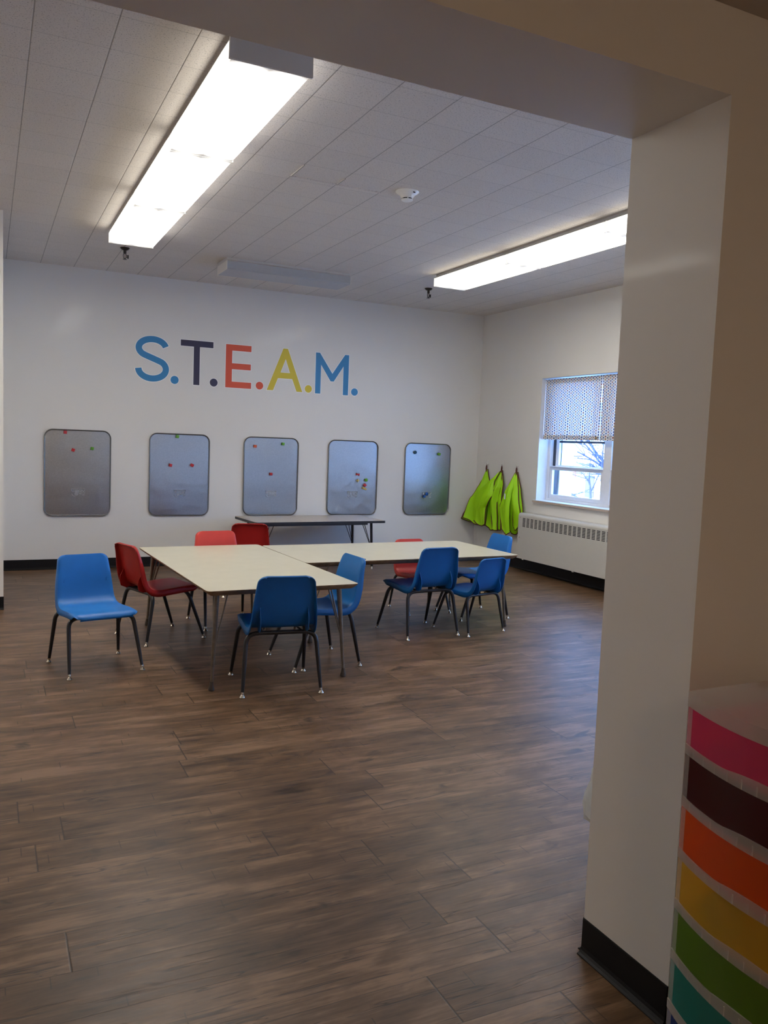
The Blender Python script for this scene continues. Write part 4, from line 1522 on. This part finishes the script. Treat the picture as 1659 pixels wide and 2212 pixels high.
# ------------------------------------------------------------------ bin behind the jamb
bn = thing('waste_bin', 'bin with a white plastic liner peeking out behind the jamb', 'bin', (-3.700, -6.925, 0))
MB().lathe([(0.115, 0.0), (0.120, 0.01), (0.150, 0.385), (0.153, 0.39), (0.146, 0.39), (0.118, 0.012), (0.01, 0.012)], (0, 0, 0), 28).build('bucket', mat('grey_bin_plastic', (0.55, 0.55, 0.54), 0.45), bn, smooth=40)
rb = random.Random(4)
mb = MB()
pr = [(0.146, 0.385, 0), (0.154, 0.392, 0.003), (0.158, 0.37, 0.005), (0.166, 0.33, 0.006), (0.178, 0.285, 0.008), (0.186, 0.250, 0.008), (0.176, 0.222, 0.007)]
jit = [[rb.uniform(-1, 1) for _ in range(36)] for _ in pr]
rings = []
for q, (rad, zz, am) in enumerate(pr):
    rings.append([mb.bm.verts.new(((rad + am * jit[q][k]) * math.cos(2 * PI * k / 36), (rad + am * jit[q][k]) * math.sin(2 * PI * k / 36), zz + am * jit[q][(k * 5) % 36])) for k in range(36)])
for A, B in zip(rings, rings[1:]):
    for k in range(36):
        mb.bm.faces.new((A[k], A[(k + 1) % 36], B[(k + 1) % 36], B[k]))
mb.build('liner', mat_translucent('white_liner', (0.80, 0.81, 0.80), 0.1, 0.4, 0.25, 0.12), bn, smooth=25)


# ------------------------------------------------------------------ rainbow drawer cart
def cart():
    x0, y0 = -4.242, -7.587          # far left corner of the top
    D, Wd = 0.44, 0.40               # along y, along x
    r = thing('drawer_cart', 'tall clear plastic cart with rainbow coloured drawers beside the opening', 'drawer cart', (x0 + Wd / 2, y0 - D / 2, 0))
    ox, oy = -Wd / 2, D / 2
    bow = 0.046
    def front(u, extra=0.0):
        """u 0 far .. 1 near along the bowed front (facing -x)"""
        return ox - bow * (1 - (2 * u - 1) ** 2) - extra, oy - D * u
    clear = mat_translucent('frosted_clear_plastic', (0.82, 0.77, 0.73), 0.60, 0.4, 0.25, 0.07, tint=(0.94, 0.91, 0.89))
    post = mat_translucent('clear_plastic_post', (0.85, 0.80, 0.76), 0.80, 0.4, 0.2, 0.05, tint=(1, 1, 1))
    def curved_box(za, zb, e0, thick, n=28, scoop=0.0, u0=0.0, u1=1.0):
        mb = MB()
        rows = []
        for i in range(n + 1):
            u = u0 + (u1 - u0) * i / n
            xo, yv = front(u, e0)
            sc_ = scoop * max(0.0, 1 - ((u - 0.5) / 0.19) ** 2)
            xi = xo + thick
            rows.append([mb.bm.verts.new(q) for q in ((xo, yv, za), (xo, yv, zb - sc_), (xi, yv, zb - sc_), (xi, yv, za))])
        for A, B in zip(rows, rows[1:]):
            for k in range(4):
                mb.bm.faces.new((A[k], A[(k + 1) % 4], B[(k + 1) % 4], B[k]))
        mb.bm.faces.new(rows[0]); mb.bm.faces.new(list(reversed(rows[-1])))
        return mb
    zt = 0.904
    pitch, lip0 = 0.1145, 0.031
    # lid
    mb = MB()
    n = 28
    up_, dn_ = [], []
    for i in range(n + 1):
        a, b = front(i / n, 0.004)
        up_.append((a, b))
    poly = up_ + [(ox + Wd, oy - D), (ox + Wd, oy)]
    mb.prism(poly, zt - 0.005, zt, 'XY')
    lid = mb.build('lid', clear, r)
    mb = curved_box(zt - lip0, zt - 0.005, 0.004, 0.003)
    mb.box((ox, oy - 0.003, zt - lip0), (ox + Wd, oy, zt - 0.005)).box((ox, oy - D, zt - lip0), (ox + Wd, oy - D + 0.003, zt - 0.005))
    mb.build('lid_skirt', clear, r)
    # side and back panels
    for yv in (oy - 0.006, oy - D + 0.003):
        MB().box((ox + 0.002, yv, 0.075), (ox + Wd, yv + 0.003, zt - lip0)).build('side_panel', post, r)
    MB().box((ox + Wd - 0.004, oy - D + 0.006, 0.075), (ox + Wd - 0.001, oy - 0.006, zt - lip0)).build('back_panel', post, r)
    cols = [('pink', (0.62, 0.07, 0.20)), ('dark red', (0.14, 0.008, 0.016)), ('orange', (0.70, 0.13, 0.012)), ('yellow', (0.66, 0.47, 0.06)),
            ('green', (0.16, 0.30, 0.025)), ('teal', (0.03, 0.30, 0.26)), ('blue', (0.02, 0.05, 0.24))]
    top = zt - lip0
    for i, (cn, c) in enumerate(cols):
        zhi = zt - 0.0185 - pitch * i if i else top
        zhi = zt - pitch * i - (lip0 if i == 0 else 0.011)
        zlo = zt - pitch * (i + 1) - 0.0085
        if i == len(cols) - 1: zlo = max(zlo, 0.095)
        cm = mat_translucent('drawer_' + cn.replace(' ', '_'), tuple(min(1, q * (1.4 if cn != 'dark red' else 1.0)) for q in c), 0.60 if cn == 'yellow' else 0.50, 0.5, 0.22, 0.05, tint=tuple(min(1, 0.1 + 1.25 * q ** 0.7) for q in c))
        mb = curved_box(zlo, zhi, 0.0, 0.0025, scoop=0.0)
        g = 0.012
        mb.box((ox + 0.004, oy - g - 0.0025, zlo), (ox + Wd - 0.02, oy - g, zhi - 0.012))
        mb.box((ox + 0.004, oy - D + g, zlo), (ox + Wd - 0.02, oy - D + g + 0.0025, zhi - 0.012))
        mb.box((ox + Wd - 0.0225, oy - D + g, zlo), (ox + Wd - 0.02, oy - g, zhi - 0.012))
        fl = [front(k / 20, -0.003) for k in range(21)]
        mb.prism([(a, min(oy - g, max(oy - D + g, b))) for a, b in fl] + [(ox + Wd - 0.02, oy - D + g), (ox + Wd - 0.02, oy - g)], zlo, zlo + 0.0025, 'XY')
        d = mb.build('drawer', cm, r)
        d['label'] = cn + ' translucent drawer'
        # the ribbed frosted rail under each drawer
        zr1 = zt - pitch * (i + 1) + 0.0015
        if zr1 - 0.0215 > 0.05:
            mb = curved_box(zr1 - 0.0205, zr1, 0.003, 0.003, scoop=-0.008)
            for k in range(1, 12):
                a, b = front(k / 12, 0.003)
                mb.box((a - 0.0008, b - 0.0012, zr1 - 0.020), (a + 0.018, b + 0.0012, zr1 - 0.0005))
            mb.box((ox, oy - 0.004, zr1 - 0.0205), (ox + Wd, oy - 0.001, zr1)).box((ox, oy - D + 0.001, zr1 - 0.0205), (ox + Wd, oy - D + 0.004, zr1))
            mb.build('shelf_rail', clear, r)
    for ua, ub in ((0.0, 0.042), (0.958, 1.0)):
        curved_box(0.078, zt - lip0, 0.0012, 0.0010, 4, 0.0, ua, ub).build('corner_post', post, r)
    MB().box((ox + 0.0, oy - D, 0.055), (ox + Wd, oy, 0.078), 0.004).build('base', clear, r)
    for sx in (ox + 0.05, ox + Wd - 0.05):
        for sy in (oy - 0.05, oy - D + 0.05):
            cs = MB().lathe([(0.004, -0.009), (0.022, -0.009), (0.024, -0.006), (0.024, 0.006), (0.022, 0.009), (0.004, 0.009)], (sx, sy, 0.024), 18, 'X')
            cs.tube([(sx, sy, 0.024), (sx, sy, 0.056)], 0.006, 8)
            cs.build('caster', M['black_edge'], r, smooth=40)
    # tape ring inside the yellow drawer
    zy = zt - pitch * 4 + 0.0045
    mb = MB()
    R, rr_ = 0.042, 0.029
    pr_ = [(rr_, -0.010), (R, -0.010), (R, 0.010), (rr_, 0.010)]
    seg = 32
    rings = [[mb.bm.verts.new((h * 0.98, p * math.cos(2 * PI * k / seg), p * math.sin(2 * PI * k / seg))) for k in range(seg)] for p, h in pr_]
    for q in range(4):
        A, B = rings[q], rings[(q + 1) % 4]
        for k in range(seg):
            mb.bm.faces.new((A[k], A[(k + 1) % seg], B[(k + 1) % seg], B[k]))
    t = mb.build('tape_roll', mat('dark_tape', (0.03, 0.035, 0.03), 0.5), None, smooth=40)
    t.location = (x0 - 0.0070, y0 - 0.130, zt - pitch * 4 - 0.0085 + 0.0026 + R)
    tag(t, 'dark roll of tape standing inside the yellow drawer', 'tape')
    return r


cart()

# lifted tile edges of the ceiling repair
tile_lip('trim_1', -3.8905, -4.10, -3.8905, -3.865, 'lifted edge of a ceiling tile')
tile_lip('trim_2', -3.8905, -3.865, -3.281, -3.865, 'lifted cross edge of two ceiling tiles')
tile_lip('trim_3', -3.5857, -4.0, -3.5857, -3.865, 'lifted edge between two ceiling tiles')
